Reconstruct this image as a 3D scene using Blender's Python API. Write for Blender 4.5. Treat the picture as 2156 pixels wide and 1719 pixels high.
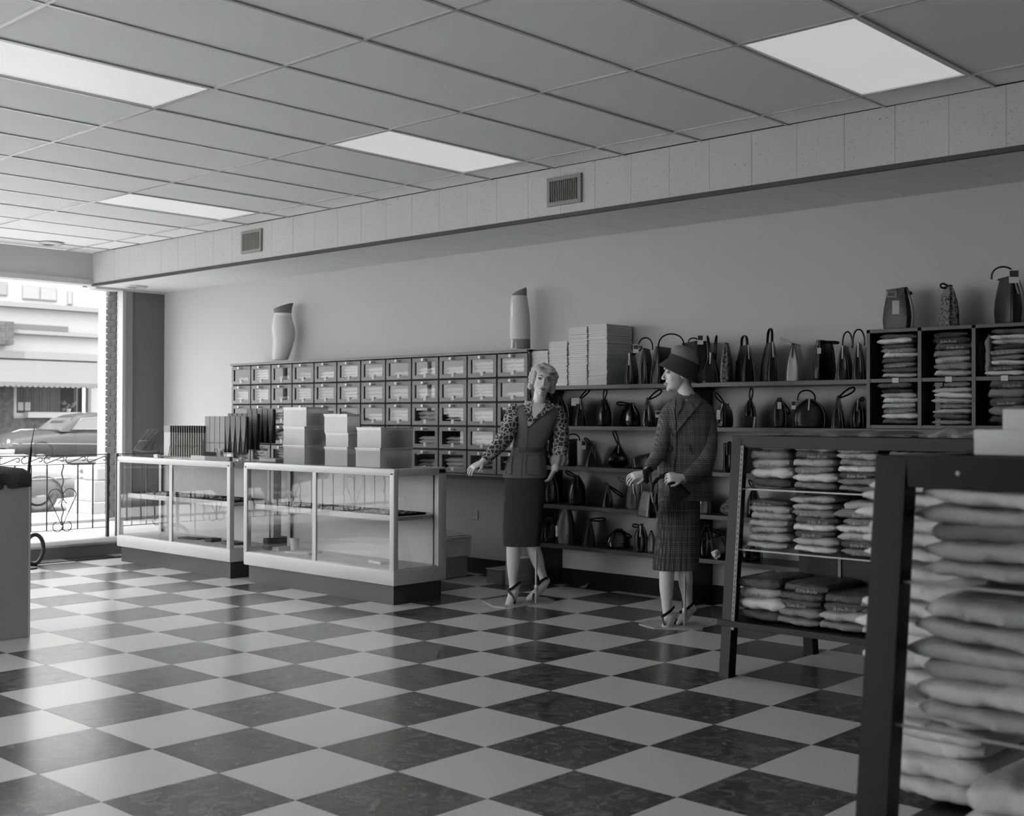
import bpy, bmesh, math, random
from mathutils import Vector, Matrix, noise
random.seed(7)
sc = bpy.context.scene
for o in list(bpy.data.objects): bpy.data.objects.remove(o)
col = sc.collection
PI = math.pi

# ---------------------------------------------------------------- camera
CF = 2542.013
CR = Vector((0.7309036, 0.6824747, 0.0028669))
CU = Vector((0.0036586, -0.0081188, 0.9999604))
CD = Vector((-0.6824709, 0.7308642, 0.0084309))
CP = Vector((5.602716, -5.688304, 1.291057))
cam = bpy.data.cameras.new('camera')
cam_o = bpy.data.objects.new('camera', cam); col.objects.link(cam_o)
m = Matrix((CR, CU, -CD)).transposed().to_4x4(); m.translation = CP
cam_o.matrix_world = m
cam.sensor_fit = 'HORIZONTAL'; cam.sensor_width = 36.0
cam.lens = 36.0 * CF / 2156.0
cam.clip_start = 0.05; cam.clip_end = 300
cam.dof.use_dof = True; cam.dof.focus_distance = 7.6; cam.dof.aperture_fstop = 4.0
sc.camera = cam_o
sc.view_settings.view_transform = 'Standard'; sc.view_settings.look = 'None'
sc.view_settings.gamma = 1.0; sc.view_settings.use_curve_mapping = False
sc.view_settings.exposure = 0.33
sc.cycles.max_bounces = 9; sc.cycles.diffuse_bounces = 5; sc.cycles.use_adaptive_sampling = True; sc.cycles.adaptive_threshold = 0.025
sc.cycles.transparent_max_bounces = 18
sc.cycles.sample_clamp_indirect = 6.0
sc.cycles.caustics_reflective = False; sc.cycles.caustics_refractive = False

# ---------------------------------------------------------------- sky and sun (grey: the photograph is black and white)
w = bpy.data.worlds.new('sky'); sc.world = w; w.use_nodes = True
nt = w.node_tree; bg = nt.nodes['Background']
# bright overcast: a little brighter overhead than at the horizon, the same all round
tcw = nt.nodes.new('ShaderNodeTexCoord'); sxw = nt.nodes.new('ShaderNodeSeparateXYZ'); rw = nt.nodes.new('ShaderNodeValToRGB')
rw.color_ramp.elements[0].position = 0.0; rw.color_ramp.elements[0].color = (0.80, 0.80, 0.80, 1); rw.color_ramp.elements[1].position = 0.8; rw.color_ramp.elements[1].color = (1, 1, 1, 1)
nt.links.new(tcw.outputs['Generated'], sxw.inputs[0]); nt.links.new(sxw.outputs['Z'], rw.inputs[0]); nt.links.new(rw.outputs[0], bg.inputs[0])
bg.inputs[1].default_value = 6.6
sl = bpy.data.lights.new('sun', 'SUN'); sl.energy = 16.0; sl.angle = 0.02
so = bpy.data.objects.new('sun', sl); col.objects.link(so)
so.rotation_euler = Vector((0.20, -0.62, 0.76)).to_track_quat('Z', 'Y').to_euler()

# ---------------------------------------------------------------- picture measurements -> world points
def ray(px, py): return CD + CR * ((px - 1078) / CF) - CU * ((py - 859.5) / CF)
def at(px, py, x=None, y=None, z=None):
    d = ray(px, py)
    i, v = (0, x) if x is not None else (1, y) if y is not None else (2, z)
    return CP + d * ((v - CP[i]) / d[i])
def ppm(p): return CF / (Vector(p) - CP).dot(CD)
def lin(s):
    s = s / 255.0
    return s / 12.92 if s <= 0.04045 else ((s + 0.055) / 1.055) ** 2.4

# ---------------------------------------------------------------- materials
def mat(name, v, rough=0.6, spec=0.5, metal=0.0, coat=0.0, bump=None, var=None, emit=None, coatr=0.1):
    """v: grey 0..1 linear; bump=(scale, strength); var=(scale, second grey, detail)"""
    m = bpy.data.materials.new(name); m.use_nodes = True
    n = m.node_tree; b = n.nodes['Principled BSDF']
    b.inputs['Base Color'].default_value = (v, v, v, 1); b.inputs['Roughness'].default_value = rough
    b.inputs['Metallic'].default_value = metal; b.inputs['Specular IOR Level'].default_value = spec
    b.inputs['Coat Weight'].default_value = coat; b.inputs['Coat Roughness'].default_value = coatr
    tc = n.nodes.new('ShaderNodeTexCoord')
    if var:
        t = n.nodes.new('ShaderNodeTexNoise'); t.inputs['Scale'].default_value = var[0]; t.inputs['Detail'].default_value = var[2] if len(var) > 2 else 4
        r = n.nodes.new('ShaderNodeValToRGB'); r.color_ramp.elements[0].position = 0.38; r.color_ramp.elements[1].position = 0.62
        r.color_ramp.elements[0].color = (v, v, v, 1); r.color_ramp.elements[1].color = (var[1],) * 3 + (1,)
        n.links.new(tc.outputs['Object'], t.inputs['Vector']); n.links.new(t.outputs['Fac'], r.inputs['Fac']); n.links.new(r.outputs['Color'], b.inputs['Base Color'])
    if bump:
        t = n.nodes.new('ShaderNodeTexNoise'); t.inputs['Scale'].default_value = bump[0]; t.inputs['Detail'].default_value = 4
        q = n.nodes.new('ShaderNodeBump'); q.inputs['Strength'].default_value = bump[1]; q.inputs['Distance'].default_value = 0.01
        n.links.new(tc.outputs['Object'], t.inputs['Vector']); n.links.new(t.outputs['Fac'], q.inputs['Height'])
        n.links.new(q.outputs['Normal'], b.inputs['Normal'])
        if coat: n.links.new(q.outputs['Normal'], b.inputs['Coat Normal'])
    if emit:
        b.inputs['Emission Color'].default_value = (1, 1, 1, 1); b.inputs['Emission Strength'].default_value = emit
    return m
def glass(name, tint=0.95, refl=1.0, rough=0.0, milk=0.0, milkv=0.8):
    """clear sheet with two faces: mirror by the angle on the face towards the ray, plain see-through on the far one; milk: share of cloudy plastic"""
    m = bpy.data.materials.new(name); m.use_nodes = True; n = m.node_tree
    for q in list(n.nodes): n.nodes.remove(q)
    out = n.nodes.new('ShaderNodeOutputMaterial'); mx = n.nodes.new('ShaderNodeMixShader'); ge = n.nodes.new('ShaderNodeNewGeometry')
    tr = n.nodes.new('ShaderNodeBsdfTransparent'); gl = n.nodes.new('ShaderNodeBsdfGlossy'); fr = n.nodes.new('ShaderNodeFresnel')
    fr.inputs['IOR'].default_value = 1.5; mu = n.nodes.new('ShaderNodeMath'); mu.operation = 'MULTIPLY'; mu.inputs[1].default_value = refl
    inv = n.nodes.new('ShaderNodeMath'); inv.operation = 'SUBTRACT'; inv.inputs[0].default_value = 1.0; n.links.new(ge.outputs['Backfacing'], inv.inputs[1])
    m2 = n.nodes.new('ShaderNodeMath'); m2.operation = 'MULTIPLY'; m2.use_clamp = True
    tr.inputs[0].default_value = (tint,) * 3 + (1,); gl.inputs['Roughness'].default_value = rough; gl.inputs[0].default_value = (1, 1, 1, 1)
    n.links.new(fr.outputs[0], mu.inputs[0]); n.links.new(mu.outputs[0], m2.inputs[0]); n.links.new(inv.outputs[0], m2.inputs[1]); n.links.new(m2.outputs[0], mx.inputs[0])
    src = tr
    if milk:
        df = n.nodes.new('ShaderNodeBsdfDiffuse'); df.inputs[0].default_value = (milkv,) * 3 + (1,); tl = n.nodes.new('ShaderNodeBsdfTranslucent'); tl.inputs[0].default_value = (milkv,) * 3 + (1,)
        ma = n.nodes.new('ShaderNodeMixShader'); ma.inputs[0].default_value = .5; n.links.new(df.outputs[0], ma.inputs[1]); n.links.new(tl.outputs[0], ma.inputs[2])
        mb_ = n.nodes.new('ShaderNodeMixShader'); mb_.inputs[0].default_value = milk; n.links.new(tr.outputs[0], mb_.inputs[1]); n.links.new(ma.outputs[0], mb_.inputs[2]); src = mb_
    n.links.new(src.outputs[0], mx.inputs[1])
    n.links.new(gl.outputs[0], mx.inputs[2]); n.links.new(mx.outputs[0], out.inputs[0])
    return m
def node_mat(name, rough=0.6, spec=0.4):
    m = mat(name, 0.5, rough, spec); return m, m.node_tree, m.node_tree.nodes['Principled BSDF']
def N(nt, typ, **kw):
    n = nt.nodes.new(typ)
    for k, v in kw.items(): setattr(n, k, v)
    return n
def math_node(nt, op, a, b=None, c=None):
    n = nt.nodes.new('ShaderNodeMath'); n.operation = op
    for i, v in enumerate((a, b, c)):
        if v is None: continue
        if hasattr(v, 'is_linked') or hasattr(v, 'links'): nt.links.new(v, n.inputs[i])
        else: n.inputs[i].default_value = v
    return n.outputs[0]

# ---------------------------------------------------------------- mesh builder
class MB:
    def __init__(s): s.v = []; s.f = []
    def add(s, vs, fs, M=None):
        k = len(s.v)
        s.v += [tuple(M @ Vector(p)) for p in vs] if M is not None else [tuple(p) for p in vs]
        s.f += [tuple(i + k for i in f) for f in fs]; return s
    def box(s, x0, x1, y0, y1, z0, z1, b=0.0, M=None):
        if b <= 0:
            return s.add([(x0, y0, z0), (x1, y0, z0), (x1, y1, z0), (x0, y1, z0), (x0, y0, z1), (x1, y0, z1), (x1, y1, z1), (x0, y1, z1)],
                  [(0, 3, 2, 1), (4, 5, 6, 7), (0, 1, 5, 4), (1, 2, 6, 5), (2, 3, 7, 6), (3, 0, 4, 7)], M)
        bm = bmesh.new(); bmesh.ops.create_cube(bm, size=1)
        for q in bm.verts: q.co = ((x0 + x1) / 2 + q.co.x * (x1 - x0), (y0 + y1) / 2 + q.co.y * (y1 - y0), (z0 + z1) / 2 + q.co.z * (z1 - z0))
        bmesh.ops.bevel(bm, geom=bm.edges[:], offset=b, segments=2, profile=0.6, affect='EDGES')
        bm.verts.index_update(); s.add([q.co[:] for q in bm.verts], [[q.index for q in f.verts] for f in bm.faces], M); bm.free(); return s
    def rings(s, rs, caps=(1, 1), M=None, closed=False):
        n = len(rs[0]); vs = [p for r in rs for p in r]; fs = []
        L = len(rs)
        for i in range(L if closed else L - 1):
            j = (i + 1) % L
            for k in range(n): fs.append((i * n + k, i * n + (k + 1) % n, j * n + (k + 1) % n, j * n + k))
        if not closed:
            if caps[0]: fs.append(tuple(range(n - 1, -1, -1)))
            if caps[1]: fs.append(tuple((L - 1) * n + k for k in range(n)))
        return s.add(vs, fs, M)
    def tube(s, pts, r, seg=8, closed=False, flat=1.0, up=None, M=None, caps=(1, 1)):
        """flat: second radius factor; r: number or list"""
        P = [Vector(p) for p in pts]; n = len(P); rr = r if isinstance(r, list) else [r] * n
        T = []
        for i in range(n):
            a = P[(i - 1) % n] if closed or i > 0 else P[i]; b = P[(i + 1) % n] if closed or i < n - 1 else P[i]
            t = b - a; T.append(t.normalized() if t.length > 1e-9 else Vector((0, 0, 1)))
        u = Vector(up) if up is not None else (Vector((0, 0, 1)) if abs(T[0].z) < 0.9 else Vector((1, 0, 0)))
        rs = []
        for i in range(n):
            t = T[i]; uu = u - t * u.dot(t)
            if uu.length < 1e-6: uu = t.orthogonal()
            uu.normalize(); w_ = t.cross(uu)
            if up is None: u = uu
            q = rr[i]; ra, rb = q if isinstance(q, tuple) else (q, q * flat)
            rs.append([P[i] + uu * math.cos(2 * PI * k / seg) * ra + w_ * math.sin(2 * PI * k / seg) * rb for k in range(seg)])
        return s.rings(rs, caps, M, closed)
    def lathe(s, prof, seg=16, M=None, caps=(1, 1)):
        return s.rings([[(r * math.cos(2 * PI * k / seg), r * math.sin(2 * PI * k / seg), z) for k in range(seg)] for r, z in prof], caps, M)
    def prism(s, poly, d0, d1, axis='y', M=None):
        def P(a, b, d): return (a, d, b) if axis == 'y' else (d, a, b) if axis == 'x' else (a, b, d)
        n = len(poly); vs = [P(a, b, d0) for a, b in poly] + [P(a, b, d1) for a, b in poly]
        fs = [tuple(range(n)), tuple(range(2 * n - 1, n - 1, -1))] + [(k, n + k, n + (k + 1) % n, (k + 1) % n) for k in range(n)]
        return s.add(vs, fs, M)
    def ball(s, c, r, seg=12, M=None, R=None):
        rx, ry, rz = r if isinstance(r, (tuple, list)) else (r, r, r); rs = []; h = seg // 2
        for i in range(h + 1):
            a = PI * i / h; rad = max(math.sin(a), 0.02)
            ring = [Vector((rx * rad * math.cos(2 * PI * k / seg), ry * rad * math.sin(2 * PI * k / seg), -rz * math.cos(a))) for k in range(seg)]
            if R is not None: ring = [R @ q for q in ring]
            rs.append([Vector(c) + q for q in ring])
        return s.rings(rs, (1, 1), M)
    def mesh(s, name, m=None, smooth=0):
        me = bpy.data.meshes.new(name); me.from_pydata(s.v, [], s.f); me.validate()
        bm = bmesh.new(); bm.from_mesh(me); bmesh.ops.recalc_face_normals(bm, faces=bm.faces[:]); bm.to_mesh(me); bm.free()
        if m is not None: me.materials.append(m)
        if smooth:
            me.shade_smooth(); me.set_sharp_from_angle(angle=math.radians(smooth))
        return me
def link(name, data, parent=None, loc=None, rz=None, mtx=None):
    o = bpy.data.objects.new(name, data); col.objects.link(o)
    if loc is not None: o.location = loc
    if rz is not None: o.rotation_euler = (0, 0, rz)
    if mtx is not None: o.matrix_local = mtx
    if parent is not None: o.parent = parent
    return o
def obj(name, mb, m, parent=None, smooth=0, kind=None, loc=None, rz=None, label=None):
    o = link(name, mb.mesh(name, m, smooth), parent, loc, rz)
    if kind: o['kind'] = kind
    if label: o['label'] = label
    return o
def tag(o, label=None, cat=None, group=None, kind=None):
    if label: o['label'] = label
    if cat: o['category'] = cat
    if group: o['group'] = group
    if kind: o['kind'] = kind
    return o
def thing(name, label, cat, loc=(0, 0, 0), rz=0, group=None):
    return tag(link(name, None, None, loc, rz), label, cat, group)
def struct(name, mb, m, parent=None, smooth=0):
    return obj(name, mb, m, parent, smooth, None if parent else 'structure')
ORD = ['', 'first', 'second', 'third', 'fourth', 'fifth', 'sixth', 'seventh', 'eighth', 'ninth', 'tenth', 'eleventh', 'twelfth', 'thirteenth',
       'fourteenth', 'fifteenth', 'sixteenth', 'seventeenth', 'eighteenth', 'nineteenth', 'twentieth']
ORD += ['twenty-' + o for o in ORD[1:10]] + ['thirtieth'] + ['thirty-' + o for o in ORD[1:10]]
def fixm(o, m):
    """give a copy its own material while it shares the mesh"""
    o.material_slots[0].link = 'OBJECT'; o.material_slots[0].material = m
def arc(c, r, a0, a1, n, ax='xz', ry=None):
    out = []
    for i in range(n + 1):
        a = math.radians(a0 + (a1 - a0) * i / n); u, v = r * math.cos(a), (ry or r) * math.sin(a)
        out.append((c[0] + u, c[1], c[2] + v) if ax == 'xz' else (c[0], c[1] + u, c[2] + v) if ax == 'yz' else (c[0] + u, c[1] + v, c[2]))
    return out
CAMRZ = math.atan2(CR.y, CR.x)
def face_cam(p): return math.atan2(-(CP.x - p[0]) * -1, -(CP.y - p[1]))
# ================================================================ room shell
T = 0.4572
M_plaster = mat('plaster', lin(180), 0.9, 0.2, bump=(60, 0.05))
M_white = mat('white_paint', lin(205), 0.55, 0.4)
M_head = mat('header_paint', lin(196), 0.8, 0.2)
M_dark = mat('dark_paint', lin(52), 0.5, 0.4)
M_black = mat('black_wood', lin(13), 0.45, 0.25, bump=(40, 0.05))
M_joint = mat('joint', lin(70), 0.9, 0.1)
M_floorbase = mat('floor_base', lin(60), 0.6, 0.3)
M_tile_w = mat('tile_white', lin(206), 0.24, 0.75, bump=(9, 0.015))
M_tile_b, n_, b_ = node_mat('tile_black_marbled', 0.24, 0.7)
tc = N(n_, 'ShaderNodeNewGeometry'); no1 = N(n_, 'ShaderNodeTexNoise'); no1.inputs['Scale'].default_value = 14; no1.inputs['Detail'].default_value = 9; no1.inputs['Roughness'].default_value = 0.72; no1.inputs['Distortion'].default_value = 1.1
rp = N(n_, 'ShaderNodeValToRGB'); rp.color_ramp.elements[0].position = 0.40; rp.color_ramp.elements[0].color = (lin(30),) * 3 + (1,); rp.color_ramp.elements[1].position = 0.70; rp.color_ramp.elements[1].color = (lin(120),) * 3 + (1,)
n_.links.new(tc.outputs['Position'], no1.inputs['Vector']); n_.links.new(no1.outputs['Fac'], rp.inputs['Fac']); n_.links.new(rp.outputs['Color'], b_.inputs['Base Color'])
M_ceil = mat('ceiling_panel', lin(236), 0.85, 0.2, bump=(150, 0.05))
M_tbar = mat('ceiling_bar', lin(190), 0.25, 0.8)
M_fascia, n_, b_ = node_mat('fissured_tile', 0.85, 0.2)
tc = N(n_, 'ShaderNodeNewGeometry'); mp = N(n_, 'ShaderNodeMapping'); mp.inputs['Scale'].default_value = (1, 1, 1.5)
no1 = N(n_, 'ShaderNodeTexNoise'); no1.inputs['Scale'].default_value = 46; no1.inputs['Detail'].default_value = 3; no1.inputs['Distortion'].default_value = 2.5
rp = N(n_, 'ShaderNodeValToRGB'); rp.color_ramp.elements[0].position = 0.30; rp.color_ramp.elements[0].color = (lin(130),) * 3 + (1,); rp.color_ramp.elements[1].position = 0.37; rp.color_ramp.elements[1].color = (lin(190),) * 3 + (1,)
n_.links.new(tc.outputs['Position'], mp.inputs['Vector']); n_.links.new(mp.outputs['Vector'], no1.inputs['Vector']); n_.links.new(no1.outputs['Fac'], rp.inputs['Fac']); n_.links.new(rp.outputs['Color'], b_.inputs['Base Color'])

XW, XE, YN, YS = -6.39, 8.6, 1.484, -8.4     # window wall, far end, long wall, opposite wall
ZC, ZS, YF = 3.03, 2.68, 0.624
def in_view(p, mrg=60):
    d = Vector(p) - CP; z = d.dot(CD)
    if z < 0.3: return None
    u = 1078 + CF * d.dot(CR) / z; v = 859.5 - CF * d.dot(CU) / z
    return z if -mrg < u < 2156 + mrg and -mrg < v < 1719 + mrg else None

# floor: slab below, vinyl tiles on it
fl = struct('floor', MB().box(XW - 0.2, XE, YS, YN + 0.3, -0.12, -0.006), M_floorbase)
i0, i1 = math.floor(-4.95 / T), math.ceil(XE / T); j0, j1 = math.floor(YS / T), math.ceil(YN / T)
cells = []
for i in range(i0, i1):
    for j in range(j0, j1):
        x0, x1, y0, y1 = max(i * T, -4.9), min((i + 1) * T, XE), max(j * T, YS), min((j + 1) * T, YN)
        if x1 - x0 < 0.02 or y1 - y0 < 0.02: continue
        z = None
        for q in ((x0, y0), (x1, y0), (x0, y1), (x1, y1), ((x0 + x1) / 2, (y0 + y1) / 2)):
            z = z or in_view((q[0], q[1], 0), 10)
        cells.append((z if z else 1e9, i, j, x0, x1, y0, y1))
cells.sort(); rest = [MB(), MB()]; tm = {}
for k, (z, i, j, x0, x1, y0, y1) in enumerate(cells):
    dark = (i + j) % 2 == 0; g = 0.0012
    full = abs(x1 - x0 - T) < 1e-6 and abs(y1 - y0 - T) < 1e-6
    if k < 300 and z < 1e8:
        if full:
            if dark not in tm: tm[dark] = MB().box(-T / 2 + g, T / 2 - g, -T / 2 + g, T / 2 - g, -0.006, 0).mesh('tile', M_tile_b if dark else M_tile_w)
            me = tm[dark]
        else: me = MB().box(-(x1 - x0) / 2 + g, (x1 - x0) / 2 - g, -(y1 - y0) / 2 + g, (y1 - y0) / 2 - g, -0.006, 0).mesh('tile', M_tile_b if dark else M_tile_w)
        link('tile', me, fl, ((x0 + x1) / 2, (y0 + y1) / 2, 0))
    else: rest[0 if dark else 1].box(x0 + g, x1 - g, y0 + g, y1 - g, -0.006, 0)
tag(obj('black_tiles', rest[0], M_tile_b, fl), kind='stuff'); tag(obj('white_tiles', rest[1], M_tile_w, fl), kind='stuff')

# ceiling: bars and lay-in panels 2 x 4 ft
ce = struct('ceiling', MB().box(XW - 0.1, XE, YS, YN + 0.3, ZC + 0.03, ZC + 0.1), M_joint)
GX, GY, PX, PY = -2.3325, -2.112, 0.609, 1.218
bars = MB(); lights = []
ii = range(math.floor((XW - GX) / PX), math.ceil((XE - GX) / PX)); jj = range(math.floor((YS - GY) / PY), math.ceil((YF - GY) / PY))
LIT = {(8, 1), (3, 1), (-2, 1), (3, -1), (8, -1), (-2, -1), (3, -3), (8, -3), (-2, -3)}
pm = {}
for i in ii:
    xx = GX + i * PX
    if xx > XW: bars.box(xx - 0.009, xx + 0.009, YS, YF, ZC - 0.006, ZC + 0.02)
    for j in jj:
        x0, x1, y0, y1 = max(xx, XW), min(xx + PX, XE), max(GY + j * PY, YS), min(GY + (j + 1) * PY, YF)
        if x1 - x0 < 0.05 or y1 - y0 < 0.05: continue
        if (i, j) in LIT: lights.append((x0, x1, y0, y1, i, j)); continue
        sx, sy = (x1 - x0) / 2 - 0.011, (y1 - y0) / 2 - 0.011; key = (round(sx, 3), round(sy, 3))
        if key not in pm: pm[key] = MB().box(-sx, sx, -sy, sy, 0, 0.012).mesh('ceiling_panel', M_ceil)
        link('ceiling_panel', pm[key], ce, ((x0 + x1) / 2, (y0 + y1) / 2, ZC + random.uniform(-0.001, 0.003)))
for j in jj:
    yy = GY + j * PY
    if yy > YS: bars.box(XW, XE, yy - 0.009, yy + 0.009, ZC - 0.0055, ZC + 0.02)
obj('ceiling_bars', bars, M_tbar, ce)
M_lens = mat('lamp_diffuser', 0.55, 0.4, 0.3, emit=0.34, bump=(300, 0.1))
LN = {(8, 1): 'square looking lit ceiling light nearest the camera, over the sweater racks', (3, 1): 'lit ceiling light over the two mannequins, near the larger wall vent',
      (-2, 1): 'farthest lit ceiling light, towards the shop window', (3, -1): 'lit ceiling light cut by the left edge of the photo'}
for (x0, x1, y0, y1, i, j) in lights:
    t = thing('ceiling_light', LN.get((i, j), 'ceiling light out of the frame, %s from the window, %s from the long wall' % (ORD[(i + 7) // 5], ORD[(3 - j) // 2])), 'ceiling light', ((x0 + x1) / 2, (y0 + y1) / 2, ZC), 0, 'recessed fluorescent ceiling lights')
    a, b = (x1 - x0) / 2, (y1 - y0) / 2
    f = MB().box(-a + .012, -a + .024, -b + .012, b - .012, -.004, .06).box(a - .024, a - .012, -b + .012, b - .012, -.004, .06)
    f.box(-a + .024, a - .024, -b + .012, -b + .024, -.004, .06).box(-a + .024, a - .024, b - .024, b - .012, -.004, .06)
    obj('frame', f, M_white, t); obj('diffuser', MB().box(-a + .024, a - .024, -b + .024, b - .024, .004, .012), M_lens, t)

# bulkhead above the long wall: fissured tiles, dark trim, lower ceiling of 12 in tiles
fa = struct('wall_bulkhead', MB().box(XW, XE, YF + 0.012, YF + 0.03, ZS + 0.02, ZC + 0.03), M_joint)
k0 = math.floor((XW + 2.277) / 0.3048)
x = -2.277 + k0 * 0.3048; fm = {}
while x < XE:
    a, b = max(x, XW) + 0.001, min(x + 0.3048, XE) - 0.001
    if b - a > 0.02:
        key = round(b - a, 3)
        if key not in fm: fm[key] = MB().box(-(b - a) / 2, (b - a) / 2, 0, 0.012, ZS + 0.022, ZC - 0.002).mesh('wall_tile', M_fascia)
        link('wall_tile', fm[key], fa, ((a + b) / 2, YF + random.uniform(-.0004, .0004), 0))
    x += 0.3048
struct('trim_1', MB().box(XW, XE, YF - 0.012, YF + 0.02, ZS - 0.004, ZS + 0.022), M_dark)
so_ = struct('ceiling_lower', MB().box(XW - 0.25, XE, YF + 0.02, YN + 0.1, ZS + 0.008, ZS + 0.04), M_joint)
M_soff = mat('soffit_tile', lin(226), 0.9, 0.2)
x = -2.277 + k0 * 0.3048; sm = None
while x < XE:
    for r in range(3):
        y0 = YF + 0.02 + r * 0.29
        w_ = 0.29
        if sm is None: sm = MB().box(-0.1514, 0.1514, 0.001, 0.2885, 0, 0.008).mesh('soffit_tile', M_soff)
        link('soffit_tile', sm, so_, (x + 0.1524, y0, ZS + random.uniform(0, .0008)))
    x += 0.3048

# walls
struct('wall_back', MB().box(XW - 0.3, XE, YN, YN + 0.1, -0.1, ZC), M_plaster)
struct('wall_front', MB().box(1.2, XE, YS - 0.1, YS, -0.1, ZC).box(XW, 1.2, YS - 0.1, YS, -0.1, 0.25).box(XW, 1.2, YS - 0.1, YS, 2.8, ZC), M_plaster)
struct('wall_right', MB().box(XE, XE + 0.1, YS, YN, -0.1, ZC), M_plaster)
struct('baseboard_back', MB().box(-4.9, XE, YN - 0.012, YN, 0.0, 0.125, 0.004).box(-4.9, XE, YN - 0.02, YN, 0, 0.015), M_black)
# shop front: header, jamb, glass
hd = struct('wall_window', MB().box(XW - 0.15, XW, YS, YF + 0.03, 2.745, ZC), M_head)
struct('trim_2', MB().box(XW - 0.15, XW + 0.03, YS, YF + 0.03, 2.69, 2.747, 0.006), M_head)
struct('trim_3', MB().box(XW - 0.15, XW + 0.02, YF + 0.03, YN, 2.655, 2.685), M_head)
M_slate = mat('slate_panel', lin(104), 0.55, 0.4, bump=(30, 0.05)); M_midgrey = mat('grey_frame', lin(135), 0.6, 0.4)
struct('wall_side_panel', MB().box(XW - 0.15, XW + 0.0, 1.09, YN, 0, 2.66), M_slate)
struct('trim_4', MB().box(XW - 0.15, XW + 0.015, 1.007, 1.09, 0, 2.66), M_midgrey)
struct('trim_5', MB().box(XW - 0.10, XW + 0.02, 0.968, 1.007, 0, 2.66), mat('frame_light', lin(165), .5, .4))
# raised window bed: rounded pale ledge on a dark plinth
M_ledge = mat('ledge_paint', lin(215), 0.5, 0.4)
struct('trim_6', MB().prism([(-4.9, .1), (-4.87, .11), (-4.855, .13), (-4.87, .155), (-4.9, .168), (-6.5, .17), (-6.5, .1)], YS, YN - 0.02, 'y'), M_ledge, smooth=50)
struct('trim_7', MB().box(-6.5, -4.9, YS, YN - 0.02, -0.02, 0.1), M_slate)
struct('trim_8', MB().box(-4.665, -4.65, -1.4, YN - 0.3, 0, 0.006), M_black)
gl = glass('window_glass', 0.93, 0.7)
for n, (y0, y1) in enumerate([(-0.9 - 2.4 * k, 0.968 if k == 0 else -0.94 - 2.4 * (k - 1)) for k in range(3)]):
    wd = struct('window_%d' % (n + 1), MB().box(XW - 0.09, XW - 0.05, y0 - 0.04, y0, 0.1, 2.7).box(XW - 0.09, XW - 0.05, y0, y1, 0.1, 0.2), M_white)
    obj('glass_pane', MB().box(XW - 0.075, XW - 0.069, y0, y1, 0.2, 2.7), gl, wd)
for n, (x0, x1) in enumerate(((XW, -2.6), (-2.6, 1.2))):  # unseen windows added in the wall behind the camera for extra daylight
    wd = struct('window_%d' % (n + 4), MB().box(x1 - .04, x1, YS - .07, YS - .03, .25, 2.8).box(x0, x1 - .04, YS - .07, YS - .03, .25, .3), M_white)
    obj('glass_pane', MB().box(x0, x1 - .04, YS - .055, YS - .049, .3, 2.8), gl, wd)
# ceiling vents in the bulkhead
def vent(x0, x1, z0, z1, label):
    t = thing('air_vent', label, 'vent', ((x0 + x1) / 2, YF, (z0 + z1) / 2), 0, 'air vents in the bulkhead'); w_, h = (x1 - x0) / 2, (z1 - z0) / 2; f = .026
    F = MB().box(-w_, w_, -.02, 0, h - f, h).box(-w_, w_, -.02, 0, -h, -h + f).box(-w_, -w_ + f, -.02, 0, -h + f, h - f).box(w_ - f, w_, -.02, 0, -h + f, h - f)
    obj('frame', F, M_midgrey, t)
    obj('duct', MB().box(-w_ + f, w_ - f, -.004, 0, -h + f, h - f), M_black, t)
    n = 15; sw = (2 * w_ - 2 * f) / n; s_ = MB().box(-.0035, .0035, -.018, -.006, -h + f, h - f).mesh('slat', M_midgrey)
    for k in range(n): link('slat', s_, t, (-w_ + f + sw * (k + .5), 0, 0), .35)
vent(0.052, 0.357, 2.762, 2.96, 'larger looking air vent with vertical slats, nearer the camera')
vent(-3.632, -3.327, 2.768, 2.97, 'smaller looking air vent in the bulkhead, near the far ceiling light')
M_chrome = mat('chrome', 0.75, 0.18, 0.5, 1.0)
def downlight(p, label):
    t = thing('downlight', label, 'ceiling light', p, 0, 'round recessed downlights')
    obj('trim_ring', MB().lathe([(.12, .0), (.115, -.012), (.085, -.02), (.08, -.01), (.078, .0)], 20, caps=(0, 0)), M_tbar, t, 40)
    obj('cone', MB().lathe([(.08, -.008), (.05, -.0005)], 20), M_chrome, t, 40)
downlight((-5.96, -0.04, 3.024), 'round downlight in the high ceiling by the window')
downlight((-6.03, 0.93, 2.68), 'round downlight under the bulkhead, beside the slate panel')
# power outlet
t = thing('power_outlet', 'pale two socket power outlet low on the wall beside the blonde mannequin', 'outlet', (-1.52, YN, .484))
M_plate = mat('outlet_plate', lin(185), 0.5, 0.4)
obj('face_plate', MB().box(-.042, .042, -.007, 0, -.036, .036, .003), M_plate, t)
so2 = MB()
for dx in (-.018, .018):
    for dz in (-.012, .012): so2.box(dx - .008, dx - .005, -.0085, -.006, dz - .005, dz + .005).box(dx + .003, dx + .006, -.0085, -.006, dz - .005, dz + .005)
obj('socket', so2, M_black, t)
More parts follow.
